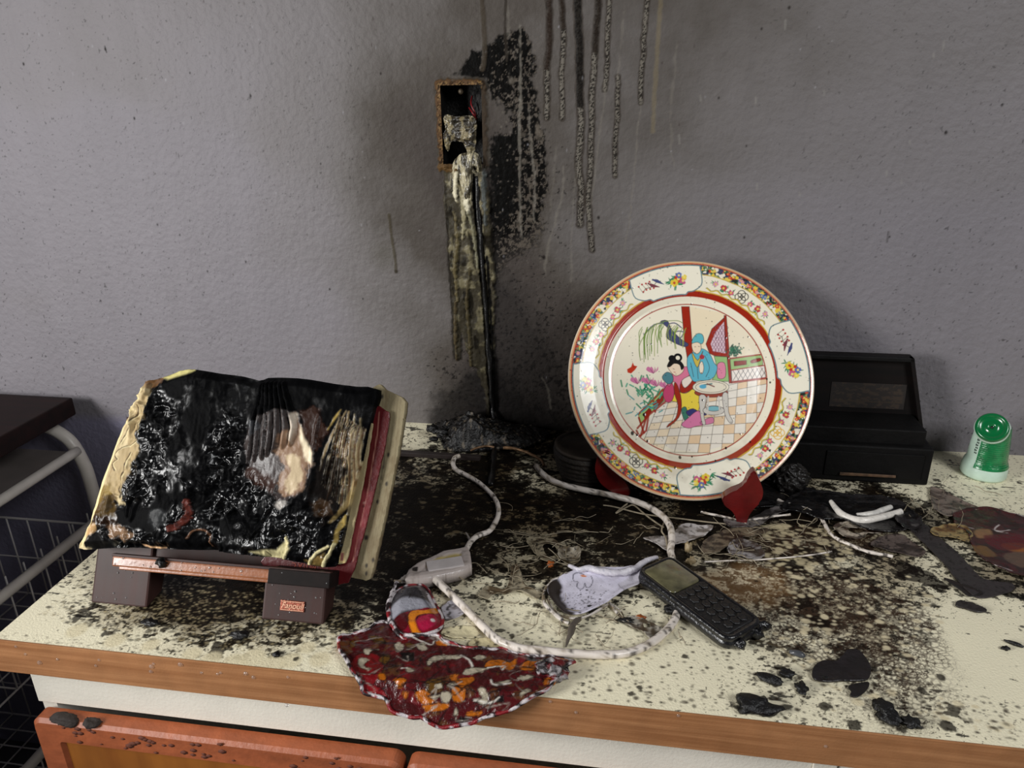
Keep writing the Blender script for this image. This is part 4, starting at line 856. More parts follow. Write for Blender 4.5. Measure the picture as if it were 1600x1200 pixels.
# ------------------------------------------------------------------ porcelain plate on its stand
PY, PT, PR = .1043, .5498, .1692
PC = np.array([.0954, -.1514, .1641])
PP = Plane(PC, (math.cos(PY), math.sin(PY), 0), (-math.sin(PY)*math.sin(PT), math.cos(PY)*math.sin(PT), math.cos(PT)))
def build_plate():
    t = empty('decorative_plate', tuple(PP.w(0, -PR, 0))); tag(t, 'large painted porcelain plate with figures on a terrace and flowered rim, standing upright', 'plate')
    S = PR+.004
    cv = Canvas(-S, S, -S, S, .0005, c(238, 230, 208)); X, Y = cv.X, cv.Y
    RR = np.hypot(X, Y); TH = np.degrees(np.arctan2(Y, X)); sl = (slice(None), slice(None)); rg = np.random.default_rng(5)
    def q(L_, off=-.009): return PP.pts([(860+a*.36667, 390+b*.36667) for a, b in L_], off)
    ink, redb = c(58, 40, 40), c(158, 40, 20)
    def P(L_, col, o=True, sm=3, al=1.0, lw=.0008, oc=None, rough=0):
        pt = smooth_pts(q(L_), sm, True) if sm > 1 else np.array(q(L_))
        cv.poly(pt, col, alpha=al, rough=rough)
        if o: cv.line(np.vstack([pt, pt[:1]]), lw, ink if oc is None else oc, alpha=.85)
    def Ln(L_, w_=.0009, col=ink, sm=4, al=.9, taper=None): cv.line(smooth_pts(q(L_), sm), w_, col, alpha=al, taper=taper)
    # ---- terrace scene inside the well
    P([(420, 800), (385, 770), (480, 650), (560, 600), (700, 560), (920, 540), (922, 600), (900, 680), (850, 770), (760, 830), (640, 862), (520, 850)], c(232, 224, 210), False, 1)
    A0, B0, C0, D0 = np.array((470., 640.)), np.array((925., 540.)), np.array((930., 870.)), np.array((380., 860.))
    def bl(u_, v_): return tuple((A0*(1-u_)+B0*u_)*(1-v_)+(D0*(1-u_)+C0*u_)*v_)
    nu, nv = 11, 8
    for i in range(nu):
        for j in range(nv):
            if (i+j) % 2 == 0 and rg.random() < .8:
                u0, u1, v0, v1 = i/nu, (i+1)/nu, (j/nv)**1.15, ((j+1)/nv)**1.15
                cv.poly(q([bl(u0, v0), bl(u1, v0), bl(u1, v1), bl(u0, v1)]), c(228, 192, 148) if i > 3 else c(236, 214, 180), alpha=.85)
    for i in range(nu+1): cv.line(q([bl(i/nu, 0), bl(i/nu, 1)]), .0007, c(96, 84, 76), alpha=.9)
    for j in range(nv+1): cv.line(q([bl(0, (j/nv)**1.15), bl(1, (j/nv)**1.15)]), .0007, c(96, 84, 76), alpha=.9)
    # left fence
    P([(376, 700), (480, 590), (490, 640), (420, 700), (385, 745)], c(168, 196, 120), True, 1)
    P([(440, 655), (480, 612), (484, 640), (446, 680)], c(150, 40, 24), True, 1); P([(398, 700), (428, 668), (432, 690), (404, 722)], c(150, 40, 24), True, 1)
    for L_ in ([(376, 700), (488, 590)], [(372, 760), (425, 700), (500, 640)], [(376, 800), (410, 770), (420, 700)], [(368, 770), (388, 810)], [(440, 640), (448, 690)], [(378, 715), (400, 780)], [(418, 690), (385, 795)]): Ln(L_, .0028, redb, 1)
    # back wall, window and screen on the right
    P([(596, 240), (740, 268), (745, 280), (690, 330), (665, 400), (640, 440), (606, 400)], c(238, 222, 190), False, 1)
    P([(748, 285), (820, 300), (880, 380), (915, 450), (765, 455)], c(238, 226, 200), False, 1)
    P([(680, 440), (665, 400), (690, 335), (745, 285), (760, 430), (762, 455), (700, 450)], redb, True, 1)
    P([(695, 430), (685, 400), (705, 350), (742, 305), (748, 440)], c(216, 190, 200), False, 1)
    for k in range(5):
        for j in range(5):
            a, b = 700+k*13, 330+j*24
            if 690 < a+(j-2)*2 and b > 310+(745-a)*.45: cv.line(smooth_pts(q([(a-9, b), (a, b-11), (a+9, b), (a, b+11), (a-9, b)]), 1), .0006, c(128, 70, 90))
    P([(700, 452), (760, 455), (770, 560), (690, 560), (712, 500)], c(150, 190, 120), True, 1); P([(714, 486), (745, 482), (748, 540), (716, 545)], c(222, 132, 160), True, 3)
    P([(768, 465), (905, 445), (908, 490), (772, 512)], c(160, 190, 122), True, 1); P([(785, 474), (838, 470), (838, 488), (786, 494)], c(140, 40, 24), True, 1); P([(858, 470), (896, 460), (898, 472), (862, 482)], c(140, 40, 24), True, 3)
    P([(774, 512), (914, 490), (920, 545), (776, 562)], c(240, 230, 220), True, 1)
    for k in range(7):
        a = 780+k*20; Ln([(a, 558-k*2), (a+28, 512-k*2)], .0007, ink, 1); Ln([(a, 512-k*2), (a+26, 556-k*2)], .0007, ink, 1)
    Ln([(765, 462), (905, 444)], .002, redb, 1); Ln([(774, 564), (922, 546)], .0032, redb, 1); Ln([(770, 512), (912, 492)], .0016, redb, 1)
    P([(742, 278), (752, 278), (776, 566), (764, 568)], redb, True, 1)
    for k in range(150):
        a, b = rg.normal(788, 14), rg.normal(428, 12)
        if b < 452: cv.dot(*q([(a, b)])[0], .0012, c(40, 110, 80) if rg.random() < .7 else c(24, 60, 50), .8)
    # pillar
    P([(560, 240), (594, 240), (608, 420), (606, 480), (588, 480), (572, 380)], redb, True, 1)
    # willow
    P([(470, 305), (500, 300), (520, 340), (560, 380), (590, 400), (575, 412), (530, 395), (495, 370), (500, 330)], c(70, 74, 110), True, 3)
    for L_ in ([(490, 320), (530, 310), (560, 330)], [(520, 360), (545, 345), (575, 350)], [(480, 310), (440, 320), (400, 360)], [(530, 390), (560, 370), (575, 340)]): Ln(L_, .0018, c(74, 78, 112))
    for k in range(34):
        a = rg.uniform(385, 580); b = 300+abs(a-490)*.25+rg.uniform(0, 26); ln = rg.uniform(60, 150)*(1 if a < 510 else .7)
        Ln([(a, b), (a-8-rg.uniform(0, 10), b+ln*.4), (a-10, b+ln)], .0011, c(110, 140, 60) if rg.random() < .7 else c(150, 160, 70), al=.85)
    Ln([(385, 470), (380, 410), (405, 360), (440, 325), (480, 305), (540, 300), (565, 310)], .0011, c(120, 140, 70))
    # bird, lotus and leaves
    P([(328, 508), (345, 498), (352, 478), (358, 492), (372, 495), (362, 510), (345, 526), (330, 522)], c(196, 60, 36), False, 1)
    for k in range(46):
        a, b = rg.normal(405, 36), rg.normal(608, 28); Ln([(a, b), (a+rg.uniform(-20, 20), b-rg.uniform(8, 26))], .0022, c(44, 140, 100) if rg.random() < .6 else c(80, 170, 140))
    for k in range(14):
        a, b = rg.normal(400, 40), rg.normal(680, 16); Ln([(a, b), (a+rg.uniform(-26, 26), b-rg.uniform(4, 18))], .0018, c(70, 160, 160))
    for a, b in ((372, 555), (440, 510), (455, 566), (420, 556), (495, 575)):
        for k in (-1, -.4, .3, .9): cv.poly(smooth_pts(q([(a, b+16), (a+k*26-4, b+2), (a+k*22, b-14), (a+k*10+5, b)]), 3, True), c(206, 120, 160)); 
        Ln([(a, b+16), (a-12, b-2)], .0006); Ln([(a, b+16), (a+12, b-4)], .0006)
    # seated woman
    P([(506, 640), (548, 600), (600, 590), (640, 620), (640, 660), (620, 700), (570, 690), (545, 650)], c(232, 206, 70))
    P([(488, 590), (515, 560), (530, 600), (520, 642), (496, 648), (482, 620)], c(196, 70, 110))
    P([(545, 500), (600, 500), (625, 530), (615, 580), (580, 610), (548, 600), (530, 560), (508, 580), (498, 560), (520, 530)], c(220, 120, 150))
    P([(478, 540), (498, 520), (520, 530), (525, 556), (508, 572), (488, 560)], c(80, 130, 140))
    P([(500, 492), (520, 476), (545, 470), (566, 490), (570, 512), (555, 530), (535, 536), (515, 520)], c(240, 216, 190))
    P([(498, 496), (510, 470), (530, 462), (556, 472), (572, 496), (560, 512), (552, 490), (530, 484), (512, 498)], c(20, 18, 20), False)
    for a, b, r in ((520, 462, .005), (545, 458, .0062), (535, 468, .0055)): cv.dot(*q([(a, b)])[0], r, c(20, 18, 20))
    cv.dot(*q([(545, 459)])[0], .003, c(238, 230, 208))
    Ln([(524, 505), (530, 508)], .0007); Ln([(528, 520), (534, 521)], .0009, c(180, 40, 40))
    P([(530, 565), (545, 580), (560, 640), (556, 700), (530, 735), (498, 757), (506, 742), (536, 715), (545, 660), (530, 610)], redb, True)
    P([(560, 560), (600, 530), (612, 510), (620, 540), (618, 580), (585, 605), (555, 605)], redb, True); P([(562, 556), (600, 535), (606, 556), (575, 588)], c(236, 222, 206), True)
    P([(560, 680), (580, 670), (590, 720), (572, 724)], c(60, 120, 100)); P([(580, 690), (610, 676), (640, 690), (650, 660), (670, 700), (640, 706), (600, 712)], c(54, 54, 110))
    P([(560, 745), (590, 715), (620, 690), (640, 690), (660, 740), (620, 752), (590, 760)], c(212, 120, 160)); P([(640, 735), (690, 712), (698, 736), (660, 745)], c(212, 120, 160))
    # standing figure in blue
    P([(590, 450), (620, 430), (650, 420), (680, 440), (700, 480), (714, 500), (700, 540), (668, 556), (640, 556), (612, 560), (590, 520), (584, 480)], c(96, 180, 200))
    P([(604, 400), (620, 392), (640, 396), (644, 425), (628, 442), (610, 430)], c(240, 218, 190)); P([(604, 396), (612, 372), (630, 355), (650, 360), (656, 385), (646, 400), (628, 392)], c(96, 180, 190))
    P([(606, 436), (630, 470), (652, 430), (640, 470), (628, 500), (612, 470)], c(210, 186, 80)); P([(636, 490), (648, 474), (656, 500), (650, 526), (638, 520)], c(240, 224, 200)); cv.dot(*q([(648, 455)])[0], .0035, c(170, 50, 60))
    for L_ in ([(600, 480), (612, 540)], [(660, 450), (680, 500), (665, 540)], [(628, 500), (632, 550)]): Ln(L_, .0008)
    Ln([(616, 412), (622, 412)], .0007); Ln([(632, 410), (638, 411)], .0007)
    # round table
    def ell(a, b, ra, rb, n_=24): return [(a+ra*math.cos(k*2*math.pi/n_), b+rb*math.sin(k*2*math.pi/n_)) for k in range(n_)]
    P(ell(688, 608, 72, 20), c(150, 60, 40), True, 1); P([(636, 622), (666, 626), (656, 700), (664, 740), (650, 742), (640, 690)], c(206, 200, 190), True); P([(735, 618), (758, 612), (762, 690), (780, 730), (768, 738), (746, 700)], c(206, 200, 190), True)
    P(ell(698, 684, 46, 20), c(206, 200, 190), True, 1); P(ell(698, 676, 30, 11), c(120, 180, 190), True, 1); Ln([(675, 625), (672, 700)], .0022, c(206, 200, 190)); Ln([(720, 625), (724, 700)], .0022, c(206, 200, 190))
    P(ell(686, 584, 78, 30), c(232, 222, 200), True, 1); cv.line(np.vstack([q(ell(686, 584, 66, 23)), q(ell(686, 584, 66, 23))[:1]]), .0006, ink); Ln([(655, 575), (690, 570)], .002, c(60, 120, 120)); Ln([(670, 570), (700, 582)], .0018, c(120, 60, 50))
    cv.dot(*q([(652, 582)])[0], .005, c(90, 170, 200), ry=.003)
    # clip everything of the scene to the well, then the rings
    r_in = .1083
    m = sstep(r_in-.0003, r_in+.0003, RR); cv.mix(sl, m, c(238, 230, 208))
    def ring(r0, r1, col, al=1.0, wob=0.0, f=60):
        rr = RR+(wob*(fbm(X, Y, f, 3, 2)-.5)*2 if wob else 0); cv.mix(sl, sstep(r0-.0004, r0+.0004, rr)*sstep(r1+.0004, r1-.0004, rr)*al, col)
    ring(.1083, .1097, redb); 
    # ---- rim pattern, turned ten degrees
    rot = 12.0
    ring(.1195, .1290, redb); ring(.1275, .1290, c(206, 170, 60), wob=.0012, f=90)
    A = (TH-rot) % 90; A = np.where(A > 45, A-90, A)        # 0 = panel centre
    A2 = np.abs(A)
    def pol(ang, r): th = math.radians(ang+rot); return (r*math.cos(th), r*math.sin(th))
    busy = (RR > .1520) & (RR < .1655)
    n1, n2, n3 = fbm(X, Y, 210, 2, 61), fbm(X, Y, 190, 2, 71), fbm(X, Y, 230, 2, 81)
    bg = np.ones(X.shape+(3,))*c(120, 140, 96)
    for msk, col in ((n1 > .56, c(50, 100, 74)), (n2 > .60, c(196, 66, 48)), (n3 > .60, c(226, 198, 90)), (n1 < .37, c(60, 66, 96)), (n2 < .35, c(236, 226, 206)), (n3 < .33, c(40, 48, 44))): bg[msk] = col
    cv.rgb[busy] = bg[busy]
    ring(.1512, .1526, c(196, 170, 76), wob=.001)
    ring(.1648, .1655, c(60, 40, 36)); ring(.1655, .1672, c(186, 74, 48)); ring(.1672, .1700, c(214, 168, 120))
    def flower(x, y, r, col, cc=c(230, 200, 80)):
        for k in range(6):
            a = k*1.047+rg.random(); cv.dot(x+r*.7*math.cos(a), y+r*.7*math.sin(a), r*.48, col, .95)
        cv.dot(x, y, r*.38, cc); 
    def leafs(x, y, s, n_=7, cols=(c(40, 120, 80), c(70, 150, 110))):
        for k in range(n_):
            a = rg.uniform(0, 6.28); d = s*rg.uniform(.5, 1.0); x2, y2 = x+d*math.cos(a), y+d*math.sin(a)
            cv.line([(x, y), ((x+x2)/2+rg.uniform(-.001, .001), (y+y2)/2), (x2, y2)], .0019, cols[k % 2], taper=[.3, 1, .4], rough=.0003)
    for qd in range(4):
        base = qd*90
        # white cartouche ground between the panels
        for s in (-1, 1):
            for k in range(3):
                x, y = pol(base+45+s*(6.5+5*k), .1405+.002*((k*7) % 3-1)); leafs(x, y, .0078, 7); flower(x, y, .0034+.0008*(k % 2), [c(206, 90, 120), c(188, 60, 70), c(216, 150, 170)][k])
            x, y = pol(base+45+s*12, .1350); leafs(x, y, .005, 5)
        x, y = pol(base+45, .1405); col = c(30, 26, 26) if qd != 3 else c(222, 170, 40)
        for dx, dy in ((-.004, 0), (.004, 0), (0, .004), (0, -.004)):
            cc_ = [(x+dx+.0052*math.cos(k*.35), y+dy+.0052*math.sin(k*.35)) for k in range(19)]; cv.line(cc_, .0011, col)
        for k in range(26):
            x, y = pol(base+rg.uniform(24, 66), rg.uniform(.154, .163)); flower(x, y, rg.uniform(.0016, .0028), [c(206, 60, 50), c(226, 196, 70), c(90, 120, 170), c(214, 140, 160)][k % 4])
        # gold and yellow scroll on the inside of the cartouche
        cv.line([pol(base+24+k*1.4, .1322+.0018*math.sin(k*1.3)) for k in range(31)], .0016, c(206, 186, 70)); cv.line([pol(base+24+k*1.4, .1335+.0018*math.sin(k*1.3)) for k in range(31)], .0006, c(110, 90, 40))
        # reserved panel
        hw = 20.5
        pn = [pol(base-hw, .1375), pol(base-hw*.97, .150), pol(base-hw*.90, .162)]+[pol(base+hw*.90*k/6, .1640) for k in range(-6, 7)]+[pol(base+hw*.90, .162), pol(base+hw*.97, .150), pol(base+hw, .1375), pol(base+hw*.80, .128), pol(base+hw*.62, .1262)]+[pol(base+hw*.55*k/4, .1225) for k in range(4, -5, -1)]+[pol(base-hw*.62, .1262), pol(base-hw*.80, .128)]
        pn = smooth_pts(pn, 3, True); cv.poly(pn, c(240, 234, 214)); cv.line(np.vstack([pn, pn[:1]]), .0016, c(120, 152, 160)); cv.line(np.vstack([pn, pn[:1]]), .0005, c(60, 70, 76))
        # posy and bird branch
        sg = 1 if qd in (1, 2) else -1
        sg = {0: -1, 1: -1, 2: -1, 3: -1}[qd]
        for k in range(9):
            x, y = pol(base+sg*(7+rg.normal(0, 2.4)), .144+rg.normal(0, .0045)); leafs(x, y, .0095, 6)
        for k, col in enumerate([c(200, 50, 40), c(230, 200, 60), c(196, 90, 130), c(96, 110, 170), c(232, 206, 80)]):
            x, y = pol(base+sg*(7+[0, -2.5, 2.6, .5, 3.4][k]), .144+[.001, -.004, -.002, .006, .003][k]); flower(x, y, .0054-.0005*k, col, c(240, 220, 120) if k != 1 else c(200, 80, 50))
        bx = [pol(base-sg*(3+k*2.4), .146-.0012*k+.002*math.sin(k*2)) for k in range(6)]; cv.line(bx, .0009, c(70, 50, 50))
        for k in range(8):
            x, y = pol(base-sg*(8+k*1.1), .1445+(.0048 if k % 2 else -.0042)+rg.normal(0, .0006)); cv.dot(x, y, .0014, c(190, 40, 44)); cv.line([(x, y), bx[min(5, 2+k//2)]], .0006, c(70, 60, 50))
        for kk, col in ((0, c(70, 76, 120)), (1, c(120, 60, 70))):
            x, y = pol(base-sg*(5.0+kk*3.4), .1475-kk*.004); x2, y2 = pol(base-sg*(1.6+kk*3), .1405-kk*.002); x3, y3 = pol(base-sg*(7+kk*3), .151-kk*.003)
            cv.line([(x2, y2), (x, y), (x3, y3)], .0048, col, taper=[.2, 1, .3], rough=.0004); cv.dot(x3, y3, .0014, col)
    # soot spots over the glaze
    for a, b, r in [(350, 782, 6), (602, 230, 2.5), (700, 225, 2), (925, 550, 3), (938, 565, 3), (850, 820, 3), (812, 785, 2.5), (750, 845, 4), (605, 882, 3), (553, 885, 5), (415, 815, 4), (930, 858, 4), (712, 375, 2), (750, 372, 3), (760, 460, 2.5), (430, 400, 2.5), (415, 405, 2), (405, 590, 3), (400, 702, 5), (370, 790, 4), (650, 640, 3), (845, 370, 2.5), (825, 168, 2), (350, 170, 2), (530, 930, 4), (702, 900, 3)]:
        x, y = q([(a, b)])[0]; cv.dot(x, y, r*.00040, c(22, 18, 16), .95, ry=r*.0005, h=.0003)
    for k in range(420):
        th = rg.uniform(0, 6.28); r_ = PR*math.sqrt(rg.random()); cv.dot(r_*math.cos(th), r_*math.sin(th), rg.uniform(.0004, .0009), c(40, 32, 28), rg.uniform(.4, .9))
    # grime on the lower part, following the splash
    gm = sstep(.52, .75, fbm(X, Y, 40, 4, 90))*sstep(.06, -.15, Y)*.22; cv.mix(sl, gm, c(140, 120, 92))
    # ---- dish
    def prof(r):
        return np.interp(r, [0, .100, .1085, .113, .118, .122, .135, .155, .166, PR], [-.0125, -.0125, -.0122, -.0112, -.0085, -.0070, -.0052, -.0016, -.0002, -.0004])
    nr, nt = 300, 1200
    r_ = np.linspace(0, 1, nr)**.9*PR; a_ = np.linspace(0, 2*np.pi, nt, endpoint=False)
    Rg, Ag = np.meshgrid(r_, a_, indexing='ij'); Xg, Yg = Rg*np.cos(Ag), Rg*np.sin(Ag); h = prof(Rg)+cv.sample(cv.h, Xg, Yg)
    V = PP.w(Xg, Yg, h).reshape(-1, 3); col = cv.sample(cv.rgb, Xg, Yg).reshape(-1, 3)
    I, J = np.meshgrid(np.arange(nr-1), np.arange(nt), indexing='ij'); J2 = (J+1) % nt
    Q = np.stack([I*nt+J, (I+1)*nt+J, (I+1)*nt+J2, I*nt+J2], -1).reshape(-1, 4)
    m = mat('painted_glaze', rough=.14, attr=True, coat=.3, bump=.00012, bscale=120)
    link('painted_face', mesh_np(V, Q, col), m, t)
    rb = [PR, PR+.0016, PR+.0012, PR-.004, .150, .125, .105, .098, .096, .092, 0.0005]; hb = [-.0004, -.0014, -.0032, -.0052, -.0082, -.0120, -.0180, -.0185, -.0225, -.0185, -.0180]
    Rg, Ag = np.meshgrid(np.array(rb), np.linspace(0, 2*np.pi, 240, endpoint=False), indexing='ij'); hh = np.array(hb)[:, None]+0*Rg
    V = PP.w(Rg*np.cos(Ag), Rg*np.sin(Ag), hh).reshape(-1, 3); n_ = 240
    I, J = np.meshgrid(np.arange(len(rb)-1), np.arange(n_), indexing='ij'); J2 = (J+1) % n_
    Q = np.stack([I*n_+J, (I+1)*n_+J, (I+1)*n_+J2, I*n_+J2], -1).reshape(-1, 4)
    link('glazed_back', mesh_np(V, Q), mat('plain_glaze', c(224, 206, 184), .2, coat=.3), t)
build_plate()

def build_plate_stand():
    t = empty('plate_stand', (.09, -.2, 0)); tag(t, 'dark red lacquered wooden easel stand under the painted plate', 'plate stand')
    m = mat('red_lacquer', c(92, 14, 14), .3, coat=.4, mottle=.4, mscale=50, bump=.0004, bscale=200)
    def piece(name, px, y, th, mm=m):
        P = smooth_pts([onW(a, b, y) for a, b in px], 4, True); bm = bmesh.new()
        f = [bm.verts.new((x, y-th/2, z)) for x, z in P]; k = [bm.verts.new((x, y+th/2, z)) for x, z in P]
        n = len(P)
        for i in range(n): bm.faces.new((f[i], f[(i+1) % n], k[(i+1) % n], k[i]))
        F1 = bm.faces.new(f); F2 = bm.faces.new(k)
        bmesh.ops.bevel(bm, geom=list(F1.edges), offset=.0018, segments=2, affect='EDGES')
        for v in bm.verts: v.co.z = max(v.co.z, .0008)
        return bm_obj(name, bm, mm, t, False)
    piece('front_foot', [(1178, 733), (1186, 748), (1191, 764), (1187, 780), (1176, 792), (1168, 804), (1163, 819), (1152, 819), (1149, 806), (1143, 795), (1132, 786), (1128, 776), (1140, 766), (1160, 757), (1168, 742)], -.258, .014)
    piece('front_foot', [(944, 702), (955, 706), (960, 722), (966, 740), (978, 752), (985, 768), (975, 774), (962, 768), (948, 760), (936, 748), (930, 730), (934, 712)], -.213, .012)
    for (x0, y0), (x1, y1) in (((.165, -.245), (.135, -.03)), ((-.015, -.2), (.03, -.03))):
        tube('rail', [(x0, y0, .012), ((x0+x1)/2, (y0+y1)/2, .010), (x1, y1, .009)], .008, m, t, seg=8)
        top = PP.w(0.04 if x0 > 0 else -.05, .02, -.036)
        tube('upright', [(x1, y1, .012), tuple((np.array((x1, y1, .012))+top)/2), tuple(top)], .007, m, t, seg=8)
    tube('crossbar', [(-.004, -.15, .012), (.075, -.16, .012), (.152, -.17, .012)], .006, m, t, seg=8)
build_plate_stand()

# ------------------------------------------------------------------ dark box with its lid up
def build_box():
    t = empty('wooden_box', (.34, -.07, 0)); tag(t, 'blackened wooden box with raised lid beside the plate, against the wall', 'box')
    m = mat('blackened_wood', c(9, 8, 8), .6, spec=.2, mottle=.4, mscale=40, bump=.0008, bscale=120)
    br = mat('dark_brown_lid_wood', c(16, 9, 8), .55, spec=.2, wood=(c(9, 6, 6), (8, 60, 120)), mottle=.3, mscale=30)
    yF = -.122; xr = onW(1453, 740, yF)[0]; zt = onW(1453, 702, yF)[1]; xl = .245
    bm = box_bm(xl, xr, yF, -.018, .0006, zt, .003)
    bm_obj('box_body', bm, m, t)
    box('inner_tray', xl+.006, xr-.010, yF+.012, -.022, zt-.002, zt+.022, m, t, .002)
    pb = onW(1400, 716, yF-.004); box('drawer_front', .30, xr-.012, yF-.002, yF+.001, .010, zt-.010, m, t, .0008)
    q0 = onW(1312, 741, yF-.005); q1 = onW(1402, 733, yF-.005)
    bm = box_bm(q0[0], q1[0], yF-.0056, yF-.0038, q0[1]-.001, q0[1]+.0028, .0006)
    for v in bm.verts: v.co.z += vn(v.co*3, 3)*.003
    bm_obj('exposed_wood_strip', bm, mat('pale_split_wood', c(84, 62, 44), .6, mottle=.6, mscale=120), t)
    yl = -.052; a = onW(1440, 671, yl); b = onW(1430, 561, yl-.0)
    zl0, zl1 = a[1], b[1]; xr2 = a[0]; lean = .012
    def LB(name, x0, x1, z0, z1, y0, y1, mm, bev=.001, par=None):
        bm = box_bm(x0, x1, y0, y1, z0, z1, bev)
        for v in bm.verts: v.co.y += (v.co.z-zl0)/(zl1-zl0)*lean; v.co.x -= (v.co.z-zl0)/(zl1-zl0)*(xr2-b[0])*(1 if v.co.x > .3 else 0)
        return bm_obj(name, bm, mm, par or t)
    lid = LB('lid', .238, xr2, zl0, zl1, yl, yl+.010, br)
    LB('lid_rim', .238, xr2, zl1-.006, zl1, yl-.010, yl, m, .001, lid); LB('lid_rim', .238, xr2, zl0, zl0+.007, yl-.010, yl, m, .001, lid); LB('lid_rim', xr2-.006, xr2, zl0, zl1, yl-.010, yl, br, .001, lid)
    pa = onW(1296, 636, yl-.001); pbb = onW(1420, 604, yl-.001)
    x0, x1, z0, z1 = pa[0], pbb[0], pa[1], pbb[1]
    cv = Canvas(x0, x1, z0, z1, .0008, c(24, 16, 12))
    n = fbm(cv.X, cv.Y*2, 160, 4, 4); msk = sstep(.5, .64, n)*sstep(0, .006, cv.X-x0)*sstep(0, .006, x1-cv.X); cv.rgb = cv.rgb*(1-msk[..., None])+c(46, 34, 24)*msk[..., None]
    cv.line([(x0+.004, z0+.010), (x1-.004, z0+.010)], .0016, c(44, 32, 20), rough=.0006)
    GX, GZ = cv.X, cv.Y; V = np.stack([GX, yl-.0008+(GZ-zl0)/(zl1-zl0)*lean, GZ], -1).reshape(-1, 3)
    link('faded_inlay', mesh_np(V, grid_quads(cv.nx, cv.ny), cv.rgb.reshape(-1, 3)), mat('faded_inlay_paint', rough=.6, attr=True), lid)
    tube('hinge', [(.27, -.024, zt+.024), (.30, -.024, zt+.024)], .0025, m, t, seg=8)
    tube('hinge', [(.39, -.024, zt+.024), (.42, -.024, zt+.024)], .0025, m, t, seg=8)
build_box()

# ------------------------------------------------------------------ green and white bottle
def build_bottle():
    x, y = onC(1545, 752); y += .022
    t = empty('plastic_bottle', (x, y, 0)); tag(t, 'small white bottle with a round green cap and green wrapper at right edge of worktop', 'bottle')
    wm = mat('pale_green_plastic', c(198, 222, 206), .3, coat=.2, mottle=.1, mscale=60)
    gm = mat('green_wrapper', c(12, 120, 66), .28, coat=.5, mottle=.35, mscale=130, bump=.0008, bscale=200)
    gc = mat('green_cap_plastic', c(6, 104, 54), .22, coat=.5)
    lathe('bottle_body', [(.001, .0008), (.0285, .0008), (.0305, .004), (.0302, .014), (.0285, .022), (.0262, .027), (.0256, .030), (.0245, .05), (.0228, .07), (.0212, .080), (.018, .086), (.001, .087)], wm, t, (x, y, 0), 48)
    # ribbed wrapper round the front three quarters
    bm = bmesh.new(); rings = []; a0, a1 = math.radians(-143), math.radians(-8)
    for k in range(60):
        z = .019+.062*k/59; r = np.interp(z, [.014, .022, .027, .03, .05, .07, .080], [.0302, .0285, .0262, .0256, .0245, .0228, .0212])+.0007+.0004*math.sin(k*2.1)*(1 if z < .06 else .3)
        rings.append([bm.verts.new((x+r*math.cos(a), y+r*math.sin(a), z)) for a in np.linspace(a0, a1, 40)])
    for A, B in zip(rings, rings[1:]):
        for k in range(39): bm.faces.new((A[k], A[k+1], B[k+1], B[k]))
    bm_obj('ribbed_wrapper', bm, gm, t, True)
    # cap: short drum tipped toward the room
    hd = np.array(at(1550, 668, 1, y-.018)); n = np.array([-.38, -.72, .58]); n /= np.linalg.norm(n)
    rot = Vector(n).to_track_quat('Z', 'Y').to_matrix().to_4x4()
    def orient(o):
        o.data.transform(Matrix.Translation(hd-n*.004)@rot); return o
    def L0(name, prof, mm, par, seg=40):
        o = lathe(name, prof, mm, None, (0, 0, 0), seg); o.data.transform(Matrix.Translation(Vector(hd-n*.004))@rot)
        o.parent = par; q = par; s = Vector((0, 0, 0))
        while q is not None: s += q.location; q = q.parent
        o.location = -s; return o
    neck = L0('white_collar', [(.001, -.022), (.017, -.022), (.0215, -.010), (.0222, .000), (.0195, .003), (.001, .003)], wm, t)
    cap = L0('green_cap', [(.001, -.002), (.0205, -.002), (.0212, .001), (.0208, .0065), (.0185, .0085), (.0165, .0078), (.0150, .0060), (.0085, .0052), (.0075, .0062), (.004, .0062), (.0034, .0048), (.0005, .0048)], gc, t)
    L0('nozzle_hole', [(.0002, .0049), (.0019, .0049), (.0019, .0056), (.0002, .0056)], mat('dark_hole', c(6, 24, 14), .5), cap, 20)
    # vertical lettering marks on the pale strip at the left
    bm = bmesh.new()
    for k in range(9):
        z = .040+k*.0040; r = np.interp(z, [.03, .05, .07, .08], [.0256, .0245, .0228, .0212])+.0004; aa = math.radians(-150); 
        for j in range(2):
            a = aa-math.radians(j*5+(k % 2)*1.5); bmesh.ops.create_cube(bm, size=1, matrix=Matrix.Translation((x+r*math.cos(a), y+r*math.sin(a), z))@Matrix.Rotation(a, 4, 'Z')@Matrix.Diagonal((.0003, .0014, .0022+.0008*(k*j % 2), 1)))
    bm_obj('printed_text', bm, mat('dark_print', c(40, 50, 46), .5), t)
build_bottle()

